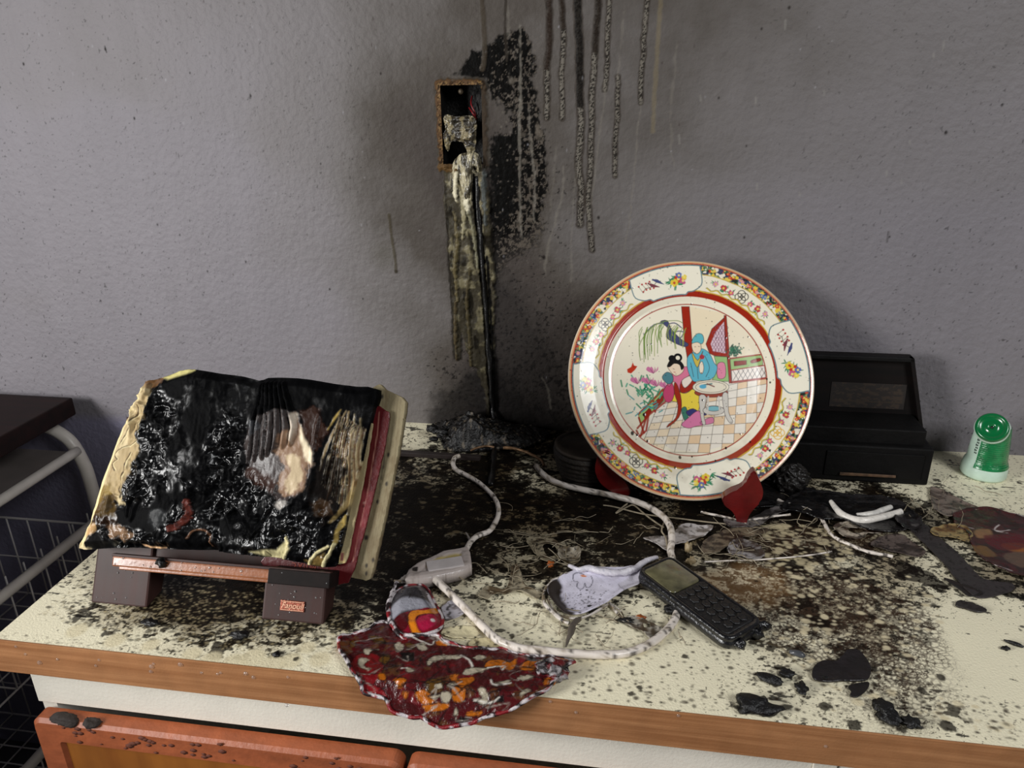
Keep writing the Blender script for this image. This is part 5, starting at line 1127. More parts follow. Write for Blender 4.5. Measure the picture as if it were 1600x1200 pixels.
# ------------------------------------------------------------------ dark basket and lump beside the plate
def build_small():
    x, y = onC(916, 762); y += .034
    t = empty('ribbed_basket', (x, y, 0)); tag(t, 'small blackened ribbed round dish half hidden behind the left of the plate', 'basket')
    pr = [(.030, .001), (.040, .004)]
    for k in range(24):
        z = .006+k*.0019; pr.append((.041+.010*math.sin(k/24*1.6)+(.0012 if k % 4 < 2 else -.0006), z))
    for k in range(6): pr.append((.046-.0025*k, .052-.003*k+(.0008 if k % 2 else 0)))
    pr += [(.020, .012), (.001, .011)]
    lathe('woven_wall', pr, mat('charred_cane', c(44, 38, 32), .6, mottle=.5, mscale=90, bump=.0012, bscale=260), t, (x, y, 0), 64)
    lathe('rim', [(.0482, .050), (.0505, .0515), (.0505, .0545), (.0482, .056), (.046, .0545), (.046, .0515)], mat('charred_rim', c(54, 46, 38), .55, mottle=.4, mscale=90), t, (x, y, 0), 64)
    x, y = onC(1236, 776); y += .018
    bm = bmesh.new(); bmesh.ops.create_icosphere(bm, subdivisions=5, radius=1, matrix=Matrix.Translation((x, y, .021))@Matrix.Diagonal((.026, .017, .022, 1)))
    for v in bm.verts: v.co += Vector((vn(v.co, 1), vn(v.co, 2), vn(v.co, 3)))*.010; v.co.z = max(v.co.z, .0008)
    o = bm_obj('charred_ornament', bm, mat('greyed_char', c(34, 31, 29), .45, mottle=.6, mscale=60, bump=.001, bscale=220), None, True)
    tag(o, 'rounded charred lump between the plate stand and the black box', 'debris')
build_small()

# ------------------------------------------------------------------ white wire trolley left of the worktop
def build_rack():
    t = empty('wire_basket_trolley', (-1.1, -.3, -.9)); tag(t, 'white tubular trolley with wire baskets, left of the worktop', 'trolley')
    m = mat('white_enamel_tube', c(206, 200, 192), .35, mottle=.12, mscale=30); r = .0115
    xr, xl = -.985, -1.42
    for yy, nm in ((-.05, 'rear_frame'), (-.52, 'front_frame')):
        tube(nm, [(xl, yy, -.89), (xl, yy, -.3), (xl, yy, -.09), (xl+.012, yy, -.045), (xl+.05, yy, -.022), (xl+.12, yy, -.02), (xr-.12, yy, -.02), (xr-.065, yy, -.022), (xr-.02, yy, -.048), (xr-.002, yy, -.09), (xr+.004, yy, -.14), (xr+.006, yy, -.3), (xr+.008, yy, -.89)], r, m, t, n=6, seg=12)
    bm = None
    for z, x in ((-.068, xr-.002), (-.205, xr+.018), (-.52, xr+.018)):
        tube('side_rail', [(x, -.055, z), (x, -.3, z), (x, -.515, z)], .0088 if z > -.1 else .0092, m, t, seg=10)
        tube('side_rail', [(xl, -.055, z), (xl, -.3, z), (xl, -.515, z)], .0088, m, t, seg=10)
    box('shelf', xl+.012, xr-.008, -.51, -.06, -.074, -.068, mat('grey_shelf', c(120, 112, 108), .5, mottle=.15, mscale=20), t, .001)
    wm = mat('white_wire', c(190, 186, 184), .35)
    for nm, zt, zb_ in (('wire_basket', -.222, -.40), ('wire_basket', -.56, -.74)):
        b = empty(nm, (0, 0, 0)); b.parent = t; b.location = (0, 0, 0)
        x0, x1, y0, y1 = xl+.02, xr-.01, -.50, -.062
        def wire(pts, rr=.0016, name='wire'):
            return np.array(pts), rr
        W = []
        for z, rr in ((zt, .0024), (zt-.09, .0016), (zb_, .002)):
            W.append(([(x0, y0, z), (x1, y0, z), (x1, y1, z), (x0, y1, z), (x0, y0, z)], rr))
        for x in np.linspace(x0, x1, 10):
            W.append(([(x, y1, zt+.002), (x, y1, zb_), (x, y0, zb_), (x, y0, zt+.002)], .0016))
        for y in np.linspace(y0, y1, 12):
            W.append(([(x1, y, zt+.024), (x1, y, zb_), (x0, y, zb_), (x0, y, zt)], .0016))
        bm = bmesh.new()
        for pts, rr in W:
            for p0, p1 in zip(pts, pts[1:]):
                p0, p1 = Vector(p0), Vector(p1); d = p1-p0
                if d.length < 1e-5: continue
                bmesh.ops.create_cone(bm, cap_ends=True, segments=6, radius1=rr, radius2=rr, depth=d.length, matrix=Matrix.Translation((p0+p1)/2)@d.to_track_quat('Z', 'Y').to_matrix().to_4x4())
        o = bm_obj(nm+'_mesh', bm, wm, None, True); bpy.data.objects.remove(b)
        o.name = nm; o.parent = t; o.location = -t.location
    tb = tag(box('tray_board', -1.45, -.992, -.50, -.03, -.006, .028, mat('dark_mahogany', c(34, 17, 14), .55, spec=.2, wood=(c(22, 13, 11), (4, 60, 60)), mottle=.3, mscale=20), None, .003), 'dark mahogany board lying on top of the white trolley', 'board')
build_rack()

# ------------------------------------------------------------------ melted things on the worktop
def z5(L): return [(510+a*.2625, 840+b*.2625) for a, b in L]
def z6(L): return [(830+a*.25, 780+b*.25) for a, b in L]
def z4(L): return [(1160+a/3, 540+b/3) for a, b in L]
def z8(L): return [(1130+a*.29375, 740+b*.29375) for a, b in L]
def z9(L): return [(800+a*.5, 960+b*.5) for a, b in L]
def Cz(L, z=0.0): return [onC(a, b, z) for a, b in L]
def C3(L, z): return [tuple(onC(a, b, zz))+(zz,) for (a, b), zz in zip(L, z if hasattr(z, '__len__') else [z]*len(L))]

# red flowered cloth that sags over the front edge
HA = math.radians(48); HP = Plane((0, -.6045, .0045), (1, 0, 0), (0, math.cos(HA), math.sin(HA)))
def mpx(a, b):
    q = onC(a, b, .0045)
    if q[1] >= -.6045: return q
    q = HP.px(a, b); return (q[0], -.6045+q[1])
def MP(L): return [mpx(a, b) for a, b in L]
def mat3(x, w_, h):
    t = np.maximum(0, -.6045-w_); s = sstep(0, .02, t)
    up = np.stack([x, w_, .0012+.0033*sstep(-.52, -.59, w_)+h], -1)
    dn = np.stack([x, -.6045-t*math.cos(HA)-h*math.sin(HA)*s, .0045-t*math.sin(HA)+h*(1-s+s*math.cos(HA))], -1)
    return np.where((t > 0)[..., None], dn, up)
def build_mat():
    t = empty('flowered_cloth', (-.2, -.58, 0)); tag(t, 'shrivelled red cloth with orange flowers, sagging over the front edge of the worktop', 'cloth')
    out = MP(z5([(70, 640), (80, 600), (130, 580), (190, 572), (250, 550), (290, 510), (340, 500), (400, 520), (440, 570), (500, 590), (580, 585), (650, 572), (700, 610), (780, 640), (860, 660), (960, 668), (1050, 662), (1120, 690), (1200, 712), (1290, 705), (1390, 720), (1480, 740), (1440, 762), (1410, 790), (1400, 830), (1340, 890), (1250, 950), (1130, 1010), (1030, 1050), (930, 1075), (880, 1110), (780, 1122), (690, 1128), (620, 1112), (570, 1075), (500, 1055), (420, 1045), (370, 1000), (330, 955), (240, 935), (200, 880), (150, 810), (130, 760), (85, 700)]))
    O = np.array(out); cv = Canvas(O[:, 0].min()-.01, O[:, 0].max()+.01, O[:, 1].min()-.01, O[:, 1].max()+.01, .0006, c(72, 11, 15)); X, Y = cv.X, cv.Y
    sl = (slice(None), slice(None)); cv.g[:] = .7
    n = fbm(X, Y, 40, 4, 3); cv.mix(sl, sstep(.48, .68, n)*.8, c(52, 12, 12)); n = fbm(X, Y, 55, 4, 9); cv.mix(sl, sstep(.6, .72, n)*.7, c(110, 12, 20))
    n = fbm(X, Y, 150, 4, 13); cv.mix(sl, sstep(.64, .70, n)*.8, c(60, 10, 16)); n = fbm(X, Y, 90, 4, 15); cv.mix(sl, sstep(.62, .68, n)*.6, c(90, 60, 30))
    def P(L_, col, **k):
        p = smooth_pts(MP(z5(L_)), 3, True); cv.poly(p, col, rough=.0024, rf=240, **k); cv.line(np.vstack([p, p[:1]]), .0011, c(26, 10, 10), alpha=.8, rough=.0006)
    P([(150, 760), (220, 700), (330, 720), (340, 800), (280, 880), (200, 860)], c(110, 12, 18)); P([(220, 880), (330, 900), (400, 1000), (320, 940), (250, 930)], c(120, 12, 20))
    org, olv, crm = c(172, 92, 12), c(84, 56, 14), c(168, 158, 138)
    for L_ in ([(530, 920), (580, 915), (640, 950), (640, 985), (590, 1000), (545, 965)], [(570, 1000), (640, 990), (700, 985), (740, 1000), (700, 1030), (620, 1035)], [(730, 830), (790, 820), (780, 850), (870, 840), (880, 865), (830, 895), (760, 880)], [(750, 900), (820, 890), (830, 940), (820, 975), (770, 985), (745, 950)],
               [(960, 745), (1040, 735), (1090, 750), (1130, 730), (1120, 790), (1070, 800), (1010, 780), (940, 785)], [(1170, 760), (1250, 735), (1340, 740), (1330, 765), (1260, 775), (1240, 800), (1160, 805)], [(1300, 850), (1390, 835), (1370, 880), (1300, 890)], [(405, 860), (450, 845), (480, 860), (455, 895), (420, 890)], [(310, 825), (345, 820), (360, 850), (325, 862)],
               [(500, 560), (560, 565), (570, 585), (500, 580)], [(650, 615), (710, 620), (720, 645), (660, 645)], [(830, 1050), (920, 1030), (930, 1050), (860, 1065)], [(460, 920), (485, 925), (480, 965), (465, 960)], [(1350, 700), (1440, 715), (1460, 735), (1370, 730)]): P(L_, org)
    for L_ in ([(590, 870), (640, 850), (700, 870), (690, 920), (640, 940), (600, 915)], [(320, 720), (370, 705), (380, 735), (350, 760), (315, 745)], [(250, 590), (330, 600), (350, 635), (290, 635)], [(470, 630), (530, 640), (520, 670), (480, 655)], [(140, 625), (170, 620), (175, 660), (145, 660)]): P(L_, olv)
    for L_ in ([(225, 675), (260, 680), (310, 680), (265, 695), (255, 712), (228, 705)], [(195, 740), (235, 730), (248, 750), (225, 775), (265, 800), (215, 798), (190, 770)], [(405, 640), (440, 630), (465, 650), (450, 690), (425, 685), (410, 665)], [(470, 785), (500, 780), (525, 800), (490, 815)], [(600, 740), (640, 710), (720, 700), (800, 705), (800, 725), (700, 728), (640, 745), (620, 770), (600, 765)],
               [(810, 820), (840, 790), (900, 785), (960, 790), (920, 810), (850, 830)], [(650, 890), (680, 875), (695, 900), (670, 915)], [(610, 950), (660, 940), (690, 945), (640, 965)], [(715, 880), (760, 865), (775, 885), (730, 895)], [(690, 925), (740, 930), (740, 975), (700, 985), (680, 955)], [(1000, 885), (1080, 860), (1090, 875), (1020, 895)], [(900, 910), (940, 905), (970, 960), (930, 965)],
               [(880, 970), (960, 965), (950, 1000), (900, 985)], [(1130, 850), (1200, 830), (1240, 840), (1180, 865)], [(1150, 940), (1200, 910), (1225, 930), (1170, 950)], [(770, 1010), (790, 1040), (760, 1060)], [(530, 640), (580, 630), (600, 670), (560, 680)], [(870, 720), (930, 705), (945, 725), (890, 740)], [(1260, 730), (1320, 745), (1290, 755)]): P(L_, crm)
    for L_ in ([(1190, 720), (1240, 715), (1245, 745), (1200, 748)], [(1000, 960), (1050, 950), (1060, 985), (1010, 990)], [(440, 700), (520, 690), (520, 740), (450, 740)], [(800, 1060), (860, 1070), (820, 1110), (770, 1100)]): cv.poly(MP(z5(L_)), c(16, 10, 10), rough=.003)
    for k, L_ in enumerate(([(800, 705), (850, 740), (870, 780)], [(450, 790), (480, 785)], [(880, 970), (980, 990), (1030, 960)], [(980, 860), (1000, 890), (1100, 880)], [(1290, 700), (1360, 720), (1400, 740)], [(600, 580), (660, 590), (700, 630), (780, 645)], [(500, 590), (620, 640), (640, 620)], [(1050, 800), (1060, 780), (960, 790)])): cv.line(smooth_pts(MP(z5(L_)), 5), .0016, c(206, 200, 190), rough=.0006, h=.0008)
    rg = np.random.default_rng(2)
    for k in range(120):
        a, b = rg.uniform(100, 1400), rg.uniform(560, 1110); p = mpx(*z5([(a, b)])[0]); q = [(p[0]+rg.normal(0, .005)*j+rg.normal(0, .002), p[1]+rg.normal(0, .003)*j+rg.normal(0, .002)) for j in range(4)]
        cv.line(smooth_pts(q, 4), .0009, c(20, 8, 8) if k % 5 else c(150, 140, 130), alpha=.8, rough=.0008)
    m = mat('wet_flowered_cloth', rough=.5, attr=True, rattr=True, rlo=.16, bump=.001, bscale=240, coat=.3)
    def hf(x, y, d):
        return cv.sample(cv.h, x, y)+.0045*(fbm(x, y, 34, 4, 5)-.3)*sstep(0, .01, d)+.0018*(fbm(x, y, 130, 3, 6)-.5)+.0028*sstep(.012, 0, d)*fbm(x, y, 60, 2, 7)
    sheet('cloth_panel', out, cv, m, t, mat3, res=.0011, thick=.0016, jag=.0016, jf=200, hfn=hf, n=3)
    # twisted white border
    cord = mat('singed_white_cord', rough=.4, attr=True, bump=.001, bscale=500)
    def cc(V):
        n = fbm(V[:, 0]*1.0+V[:, 2], V[:, 1]+V[:, 2], 190, 3, 3); n2 = fbm(V[:, 0], V[:, 1]+V[:, 2], 120, 3, 9)
        col = np.ones((len(V), 3))*c(196, 188, 190); col[n > .52] = c(34, 22, 24); col[(n2 > .58)] = c(130, 22, 30); return col
    P = smooth_pts(out, 3, True); hh = hf(P[:, 0], P[:, 1], np.zeros(len(P)))+.0012; P3 = mat3(P[:, 0], P[:, 1], hh)
    k0 = len(P3); rg = np.random.default_rng(6); P3 = P3[::2]+rg.normal(0, .0008, (len(P3[::2]), 3)); P3[:, 2] += .0004
    tube('border_cord', P3, .0019, cord, t, n=4, seg=8, closed=True, rough=.5, colfn=cc)
    # the upper lobe, grey above and red and orange below
    L0 = Cz(z5([(372, 440), (385, 380), (420, 320), (480, 290), (560, 285), (610, 320), (640, 380), (665, 430), (690, 470), (688, 530), (640, 565), (560, 580), (480, 580), (420, 555), (385, 500)]), .006)
    O = np.array(L0); cw = Canvas(O[:, 0].min()-.005, O[:, 0].max()+.005, O[:, 1].min()-.005, O[:, 1].max()+.005, .0006, c(44, 42, 46)); cw.g[:] = .8
    def Q(L_): return smooth_pts(Cz(z5(L_), .006), 4, True)
    cw.poly(Q([(370, 450), (400, 410), (470, 385), (560, 395), (600, 400), (640, 420), (620, 450), (500, 460), (430, 480), (380, 500)]), c(150, 150, 160), soft=.003)
    cw.poly(Q([(595, 330), (625, 360), (655, 420), (640, 430), (610, 380)]), c(214, 208, 212))
    cw.poly(Q([(490, 470), (560, 455), (620, 440), (670, 430), (690, 480), (690, 540), (600, 575), (520, 580), (440, 560), (400, 530), (440, 490)]), c(120, 16, 34)); cw.poly(Q([(485, 500), (520, 465), (600, 460), (650, 425), (672, 440), (640, 480), (570, 485), (530, 510), (545, 560), (580, 580), (520, 578), (495, 545)]), c(206, 120, 24))
    cw.poly(Q([(540, 520), (580, 495), (640, 485), (660, 510), (640, 540), (590, 560), (555, 555)]), c(160, 24, 60)); cw.dot(*Cz(z5([(635, 518)]), .006)[0], .0022, c(220, 214, 210)); cw.poly(Q([(400, 500), (480, 480), (490, 540), (440, 560)]), c(70, 10, 16))
    for L_ in ([(500, 290), (510, 340), (495, 390)], [(395, 400), (480, 370), (560, 385), (620, 440)], [(560, 285), (600, 330), (590, 400)], [(535, 520), (560, 490), (640, 480)], [(500, 470), (485, 520), (510, 575)]): cw.line(smooth_pts(Cz(z5(L_), .006), 5), .0009, c(18, 14, 16))
    sheet('scorched_pocket', L0, cw, m, t, flat3(.0015), res=.0012, thick=.0015, hfn=lambda x, y, d: .004+.006*sstep(0, .014, d)+.0015*(fbm(x, y, 80, 3, 3)-.5), n=3, base=0)
    Pp = smooth_pts(L0, 3, True); tube('pocket_cord', [(a, b, .0068) for a, b in Pp[::2]], .0017, cord, t, n=3, seg=8, closed=True, rough=.5, colfn=cc)
    tube('trailing_cord', C3(z5([(420, 262), (400, 310), (375, 370), (362, 420), (372, 470), (400, 530), (440, 585), (480, 605)]), [.014, .010, .008, .007, .007, .007, .006, .005]), .0022, cord, t, n=8, seg=8, rough=.6, colfn=cc)
    # rolled lump at its right end
    bm = bmesh.new(); a = mpx(*z5([(1350, 800)])[0]); bmesh.ops.create_icosphere(bm, subdivisions=4, radius=1, matrix=Matrix.Translation((a[0], a[1], .008))@Matrix.Diagonal((.017, .011, .008, 1)))
    for v in bm.verts: v.co += Vector((vn(v.co, 1), vn(v.co, 2), vn(v.co, 3)))*.010
    o = bm_obj('rolled_corner', bm, cord, t, True); V = np.array([v.co for v in o.data.vertices]); col = cc(V)*.6; at_ = o.data.attributes.new('Col', 'FLOAT_COLOR', 'POINT'); at_.data.foreach_set('color', np.concatenate([col, np.ones((len(col), 1))], 1).astype(np.float32).ravel())
build_mat()

# white shrivelled liner beside the phone
def build_liner():
    t = empty('white_fabric_scrap', (-.03, -.43, 0)); tag(t, 'shrivelled white fabric scrap with a pen doodle and soot specks, left of the phone', 'fabric')
    P0 = Cz(z6([(245, 470), (300, 445), (350, 432), (420, 440), (500, 442), (580, 440), (640, 430), (690, 450), (690, 530), (600, 572), (540, 610), (480, 655), (400, 700), (330, 728), (270, 735), (205, 725), (150, 670), (112, 615), (100, 575), (130, 530), (185, 495)]), .005)
    O = np.array(P0); cw = Canvas(O[:, 0].min()-.005, O[:, 0].max()+.005, O[:, 1].min()-.005, O[:, 1].max()+.005, .0005, c(214, 210, 226)); cw.g[:] = .2
    def Q(L_): return Cz(z6(L_), .006)
    n = fbm(cw.X, cw.Y, 60, 4, 3); cw.mix((slice(None), slice(None)), sstep(.5, .75, n)*.25, c(150, 144, 150))
    cw.poly(smooth_pts(Q([(90, 560), (150, 500), (195, 530), (190, 600), (230, 680), (280, 740), (180, 740), (100, 640)]), 4, True), c(36, 26, 22), soft=.003, rough=.004, rf=100)
    cw.line(smooth_pts(Q([(330, 466), (290, 465), (262, 480), (268, 505), (292, 508), (285, 535), (305, 556), (328, 545), (335, 515), (345, 540), (368, 538), (384, 505), (375, 475)]), 5), .0009, c(60, 60, 74)); cw.dot(*Q([(328, 474)])[0], .0036, c(206, 120, 60), ry=.0015)
    cw.poly(Q([(545, 520), (690, 440), (700, 530), (580, 585)]), c(190, 186, 194), alpha=.7, soft=.002); cw.line(Q([(545, 525), (580, 580)]), .001, c(120, 116, 124))
    rg = np.random.default_rng(1)
    for k in range(170):
        a, b = rg.normal(340, 95), rg.normal(630, 45); cw.dot(*Q([(a, b)])[0], rg.uniform(.0003, .0009)*(2 if rg.random() < .08 else 1), c(26, 20, 24), .9)
    m = mat('white_scrap_fabric', rough=.6, attr=True, rattr=True, rlo=.35, bump=.0003, bscale=500)
    sheet('fabric_panel', P0, cw, m, t, flat3(.0015), res=.0011, thick=.0012, hfn=lambda x, y, d: .0015+.005*sstep(.012, 0, d)+.0025*(fbm(x, y, 45, 3, 3)-.4), n=3)
    pale = mat('singed_pale_plastic', rough=.4, attr=True, bump=.0008, bscale=400)
    def pc(V):
        n = fbm(V[:, 0], V[:, 1], 150, 3, 3)[:, None]; a = sstep(.5, .62, n); b = sstep(.6, .66, fbm(V[:, 0], V[:, 1], 260, 3, 8)[:, None])
        r = c(206, 198, 190)*(1-a)+c(120, 106, 86)*a; return r*(1-b)+c(30, 22, 18)*b
    tube('hem_cord', C3(z6([(245, 465), (180, 490), (125, 520), (92, 560), (76, 600), (84, 650), (120, 690), (160, 730), (200, 760), (235, 775)]), .007), .0021, pale, t, n=6, seg=8, rough=.5, colfn=pc)
    tube('hem_cord', C3(z6([(100, 620), (140, 690), (200, 735), (270, 745), (330, 738), (400, 705), (480, 655)]), .006), .0013, pale, t, n=6, seg=8, rough=.5, colfn=pc)
    tube('folded_hem', C3(z6([(235, 415), (300, 440), (360, 432), (440, 452), (520, 462), (600, 450), (660, 425), (720, 385), (790, 362)]), [.007, .009, .010, .010, .010, .011, .012, .013, .012]), .0042, pale, t, n=6, seg=10, rough=.45, taper=[.5, 1, 1, .9, .5], colfn=lambda V: pc(V)*.3+c(200, 198, 212)*.7)
    tube('drawn_out_tip', C3(z6([(300, 750), (262, 785), (245, 840), (228, 885), (216, 925)]), [.005, .006, .006, .004, .002]), .0032, mat('sooty_grey_tip', c(86, 78, 70), .4), t, n=6, seg=8, taper=[.8, 1.3, .7, .2], rough=.4)
    tube('drawn_out_strand', C3(z6([(490, 650), (530, 700), (570, 745), (610, 765)]), .003), .0017, pale, t, n=6, seg=6, rough=.4, colfn=pc)
    tube('drawn_out_strand', C3(z6([(505, 655), (560, 700), (580, 740)]), .003), .0008, pale, t, n=6, seg=6, rough=.4, colfn=pc)
    return pale, pc
M_pale, palecol = build_liner()

# ------------------------------------------------------------------ phone
def build_phone():
    p = [np.array(onC(a, b, .019)) for a, b in [(997, 897), (1046, 868), (1190, 966), (1140, 1000)]]
    far, near = (p[0]+p[1])/2, (p[2]+p[3])/2; d = near-far; Ln = np.linalg.norm(d)+.004; d /= np.linalg.norm(d); wv = np.array((-d[1], d[0])); Wd = .056
    org = (far+near)/2
    t = empty('mobile_phone', (org[0], org[1], 0)); tag(t, 'black melted handset with a fogged olive screen and blistered keypad', 'phone')
    blk = mat('black_melted_casing', c(20, 20, 23), .24, bump=.0008, bscale=300, mottle=.3, mscale=90, coat=.2)
    rub = mat('blistered_rubber', c(19, 18, 19), .42, bump=.0008, bscale=500)
    def W(u, v, z): return Vector((org[0]+d[0]*u+wv[0]*v, org[1]+d[1]*u+wv[1]*v, z+.0045-(u/Ln)*.004))
    def rr(u0, u1, v0, v1, r, n=7):
        L_ = []
        for cu, cv_, a0 in ((u1-r, v1-r, 0), (u0+r, v1-r, 90), (u0+r, v0+r, 180), (u1-r, v0+r, 270)):
            for k in range(n+1): a = math.radians(a0+90*k/n); L_.append((cu+r*math.cos(a), cv_+r*math.sin(a)))
        return L_
    def stack(name, levels, m, par, warp=0):
        bm = bmesh.new(); R_s = []
        for (u0, u1, v0, v1, r, z) in levels: R_s.append([bm.verts.new(W(u, v, z)) for u, v in rr(u0, u1, v0, v1, r)])
        for A, B in zip(R_s, R_s[1:]):
            for k in range(len(A)): bm.faces.new((A[k], A[(k+1) % len(A)], B[(k+1) % len(A)], B[k]))
        bm.faces.new(R_s[0]); bm.faces.new(R_s[-1]); return bm_obj(name, bm, m, par, True)
    h = Ln/2; w2 = Wd/2
    stack('casing', [(-h+.004, h-.004, -w2+.004, w2-.004, .010, -.002), (-h, h, -w2, w2, .012, .0015), (-h-.0006, h+.0006, -w2-.0006, w2+.0006, .012, .006), (-h, h, -w2, w2, .012, .0085), (-h+.0008, h-.0008, -w2+.0008, w2-.0008, .0115, .0092), (-h+.0008, h-.0008, -w2+.0008, w2-.0008, .0115, .0102), (-h, h, -w2, w2, .012, .0108), (-h+.0004, h-.0004, -w2+.0004, w2-.0004, .012, .0138), (-h+.002, h-.002, -w2+.002, w2-.002, .010, .0156), (-h+.0045, h-.0045, -w2+.0045, w2-.0045, .008, .0156), (-h+.0055, h-.0055, -w2+.0055, w2-.0055, .0075, .0146)], blk, t)
    su = -h+.055
    fog = mat('fogged_olive_glass', c(96, 92, 66), .22, mottle=.75, mscale=48, coat=.5)
    scr = stack('screen', [(-h+.006, su, -w2+.006, w2-.006, .006, .0140), (-h+.006, su, -w2+.006, w2-.006, .006, .0154), (-h+.0072, su-.001, -w2+.0072, w2-.0072, .005, .0160)], fog, t)
    # yellow curl burnt into the screen
    base = [W(-h+.024, .006, .0165), W(-h+.028, .001, .0175), W(-h+.036, -.003, .0178), W(-h+.042, -.001, .0172), W(-h+.044, .004, .0166)]
    q = [np.array(at(a, b, 2, .019)) for a, b in z6([(882, 438), (888, 462), (905, 485), (932, 506), (958, 518), (980, 514)])]
    tube('melted_curl', q, .0016, mat('yellowed_curl', c(206, 178, 112), .35), scr, n=6, seg=8)
    kp = stack('keypad', [(su+.001, h-.008, -w2+.0055, w2-.0055, .006, .0138), (su+.001, h-.008, -w2+.0055, w2-.0055, .006, .0150), (su+.002, h-.010, -w2+.0075, w2-.0075, .005, .0154)], rub, t)
    rg = np.random.default_rng(3)
    for i in range(6):
        for j in range(4):
            u = su+.0085+i*.0118; v = -w2+.0135+j*.0105+(.0052 if i % 2 else 0)
            if v > w2-.010 or u > h-.012: continue
            bm = bmesh.new(); rs = []; r0 = rg.uniform(.0052, .0062); ph = rg.uniform(0, 1)
            for f, z in ((1.02, .0150), (1.0, .0162), (.86, .0170), (.55, .0167), (.2, .0164)):
                rs.append([bm.verts.new(W(u+r0*f*math.cos(a)*(1+.10*math.cos(6*a)), v+r0*.86*f*math.sin(a)*(1+.10*math.cos(6*a)), z)) for a in np.linspace(0, 2*math.pi, 24, endpoint=False)])
            for A, B in zip(rs, rs[1:]):
                for k in range(24): bm.faces.new((A[k], A[(k+1) % 24], B[(k+1) % 24], B[k]))
            bm.faces.new(rs[0]); bm.faces.new(rs[-1]); bm_obj('key', bm, rub, kp, True)
    # melted runs at the near end
    for k, (u, v, s) in enumerate([(h+.001, .016, .005), (h-.004, w2+.002, .006), (h+.002, -.012, .0045)]):
        bm = bmesh.new(); bmesh.ops.create_icosphere(bm, subdivisions=3, radius=1, matrix=Matrix.Translation(W(u, v, .005))@Matrix.Diagonal((s*1.5, s, s*1.2, 1)))
        for vv in bm.verts: vv.co += Vector((vn(vv.co, 1), vn(vv.co, 2), vn(vv.co, 3)))*.006; vv.co.z = max(vv.co.z, .0006)
        bm_obj('melted_drip', bm, blk, t, True)
build_phone()

# ------------------------------------------------------------------ cables, plug block and what hangs off the wall
def cablecol(V):
    n = fbm(V[:, 0]+V[:, 2], V[:, 1]+V[:, 2], 120, 3, 3)[:, None]; b = sstep(.63, .68, fbm(V[:, 0], V[:, 1], 300, 3, 8)[:, None])*.85; a = sstep(.5, .75, n)*.8
    r = c(226, 216, 206)*(1-a)+c(150, 136, 116)*a; return r*(1-b)+c(34, 26, 22)*b
M_cable = mat('white_cable_sheath', rough=.35, attr=True, bump=.0005, bscale=300, coat=.2)
def cable(name, px, z, r, label, cat='cable', n=8, **k):
    o = tube(name, C3(px, z), r, k.pop('m', M_cable), None, n=n, seg=12, rough=k.pop('rough', .12), colfn=k.pop('cf', cablecol), **k)
    tag(o, label, cat); return o
cable('power_cable', [(678, 903), (696, 920), (716, 940), (738, 962), (758, 982), (778, 1000), (805, 1011), (840, 1016), (880, 1020), (930, 1023), (975, 1021), (1008, 1010), (1034, 992), (1050, 975), (1058, 958), (1062, 940), (1060, 915), (1054, 885), (1048, 862), (1050, 842), (1046, 820), (1030, 802), (1000, 786), (960, 775), (915, 766), (875, 756), (850, 742), (838, 728)],
      [.009, .0085, .0075, .0065, .0065, .0075, .0085, .0085, .0075, .0065, .0055, .005, .005, .005, .005, .0048, .0045, .0048, .006, .008, .010, .010, .009, .008, .007, .006, .0055, .005], .0044, 'long white cable looping across the worktop and under the phone')
cable('thin_cable', [(726, 866), (733, 850), (745, 838), (764, 830), (774, 816), (779, 800), (775, 782), (762, 766), (745, 752), (728, 742), (714, 735), (708, 726), (710, 716), (718, 712)],
      [.012, .008, .005, .0045, .0045, .0045, .0045, .0045, .0045, .005, .006, .008, .010, .011], .0036, 'thin white cable curling from the plug block toward the wall', taper=[1, 1, .9, 1, 1])
cable('broken_cable_piece', [(1298, 783), (1306, 794), (1316, 804), (1332, 811), (1350, 813), (1372, 809), (1392, 804), (1408, 799)], [.012, .010, .008, .007, .008, .009, .010, .011], .0046, 'short bent white cable end standing up from the black melt', rough=.04, cf=lambda V: cablecol(V)*.3+c(226, 222, 214)*.7, taper=[.6, 1, 1.1, 1, .9])
cable('broken_cable_piece', [(1338, 804), (1352, 804), (1368, 802), (1380, 797), (1392, 792)], .0055, .0042, 'short white cable stub lying just behind the bent cable end', rough=.04, cf=lambda V: cablecol(V)*.3+c(222, 220, 214)*.7, taper=[.5, 1, 1.1, .8])
cable('flex_strand', [(1215, 781), (1228, 786), (1242, 790), (1262, 796), (1280, 806), (1288, 818), (1296, 832), (1310, 843), (1330, 852), (1355, 862), (1378, 866), (1395, 870)], .0035, .0021, 'thin twisted white strand running to the right of the plate stand', rough=.5)
cable('flex_strand', [(1095, 800), (1120, 805), (1150, 812), (1165, 818), (1172, 812), (1190, 810), (1215, 806), (1235, 804)], .0032, .0016, 'thin white strand passing under the front foot of the plate stand', rough=.5)
cable('flex_strand', [(1100, 878), (1140, 876), (1180, 875), (1220, 872), (1260, 868), (1300, 862)], .0025, .0010, 'hair-thin pale strand right of the phone top', rough=.4)
Mbk = mat('burnt_black_cable', c(12, 11, 11), .35, bump=.0008, bscale=300)
pts = [(onW(a, b, -.006)[0], -.006, onW(a, b, -.006)[1]) for a, b in [(744, 275), (749, 350), (754, 420), (760, 500), (765, 560), (768, 610), (770, 640)]]+[tuple(onC(770, 672, .010))+(.010,), tuple(onC(772, 700, .008))+(.008,), tuple(onC(770, 730, .006))+(.006,), tuple(onC(768, 758, .005))+(.005,)]
tag(tube('burnt_cable', pts, .0038, Mbk, None, n=8, seg=10, rough=.9, taper=[.6, 1.1, .8, 1.2, .8, 1, 1.1]), 'black burnt cable running down the wall from the socket onto the worktop', 'cable')
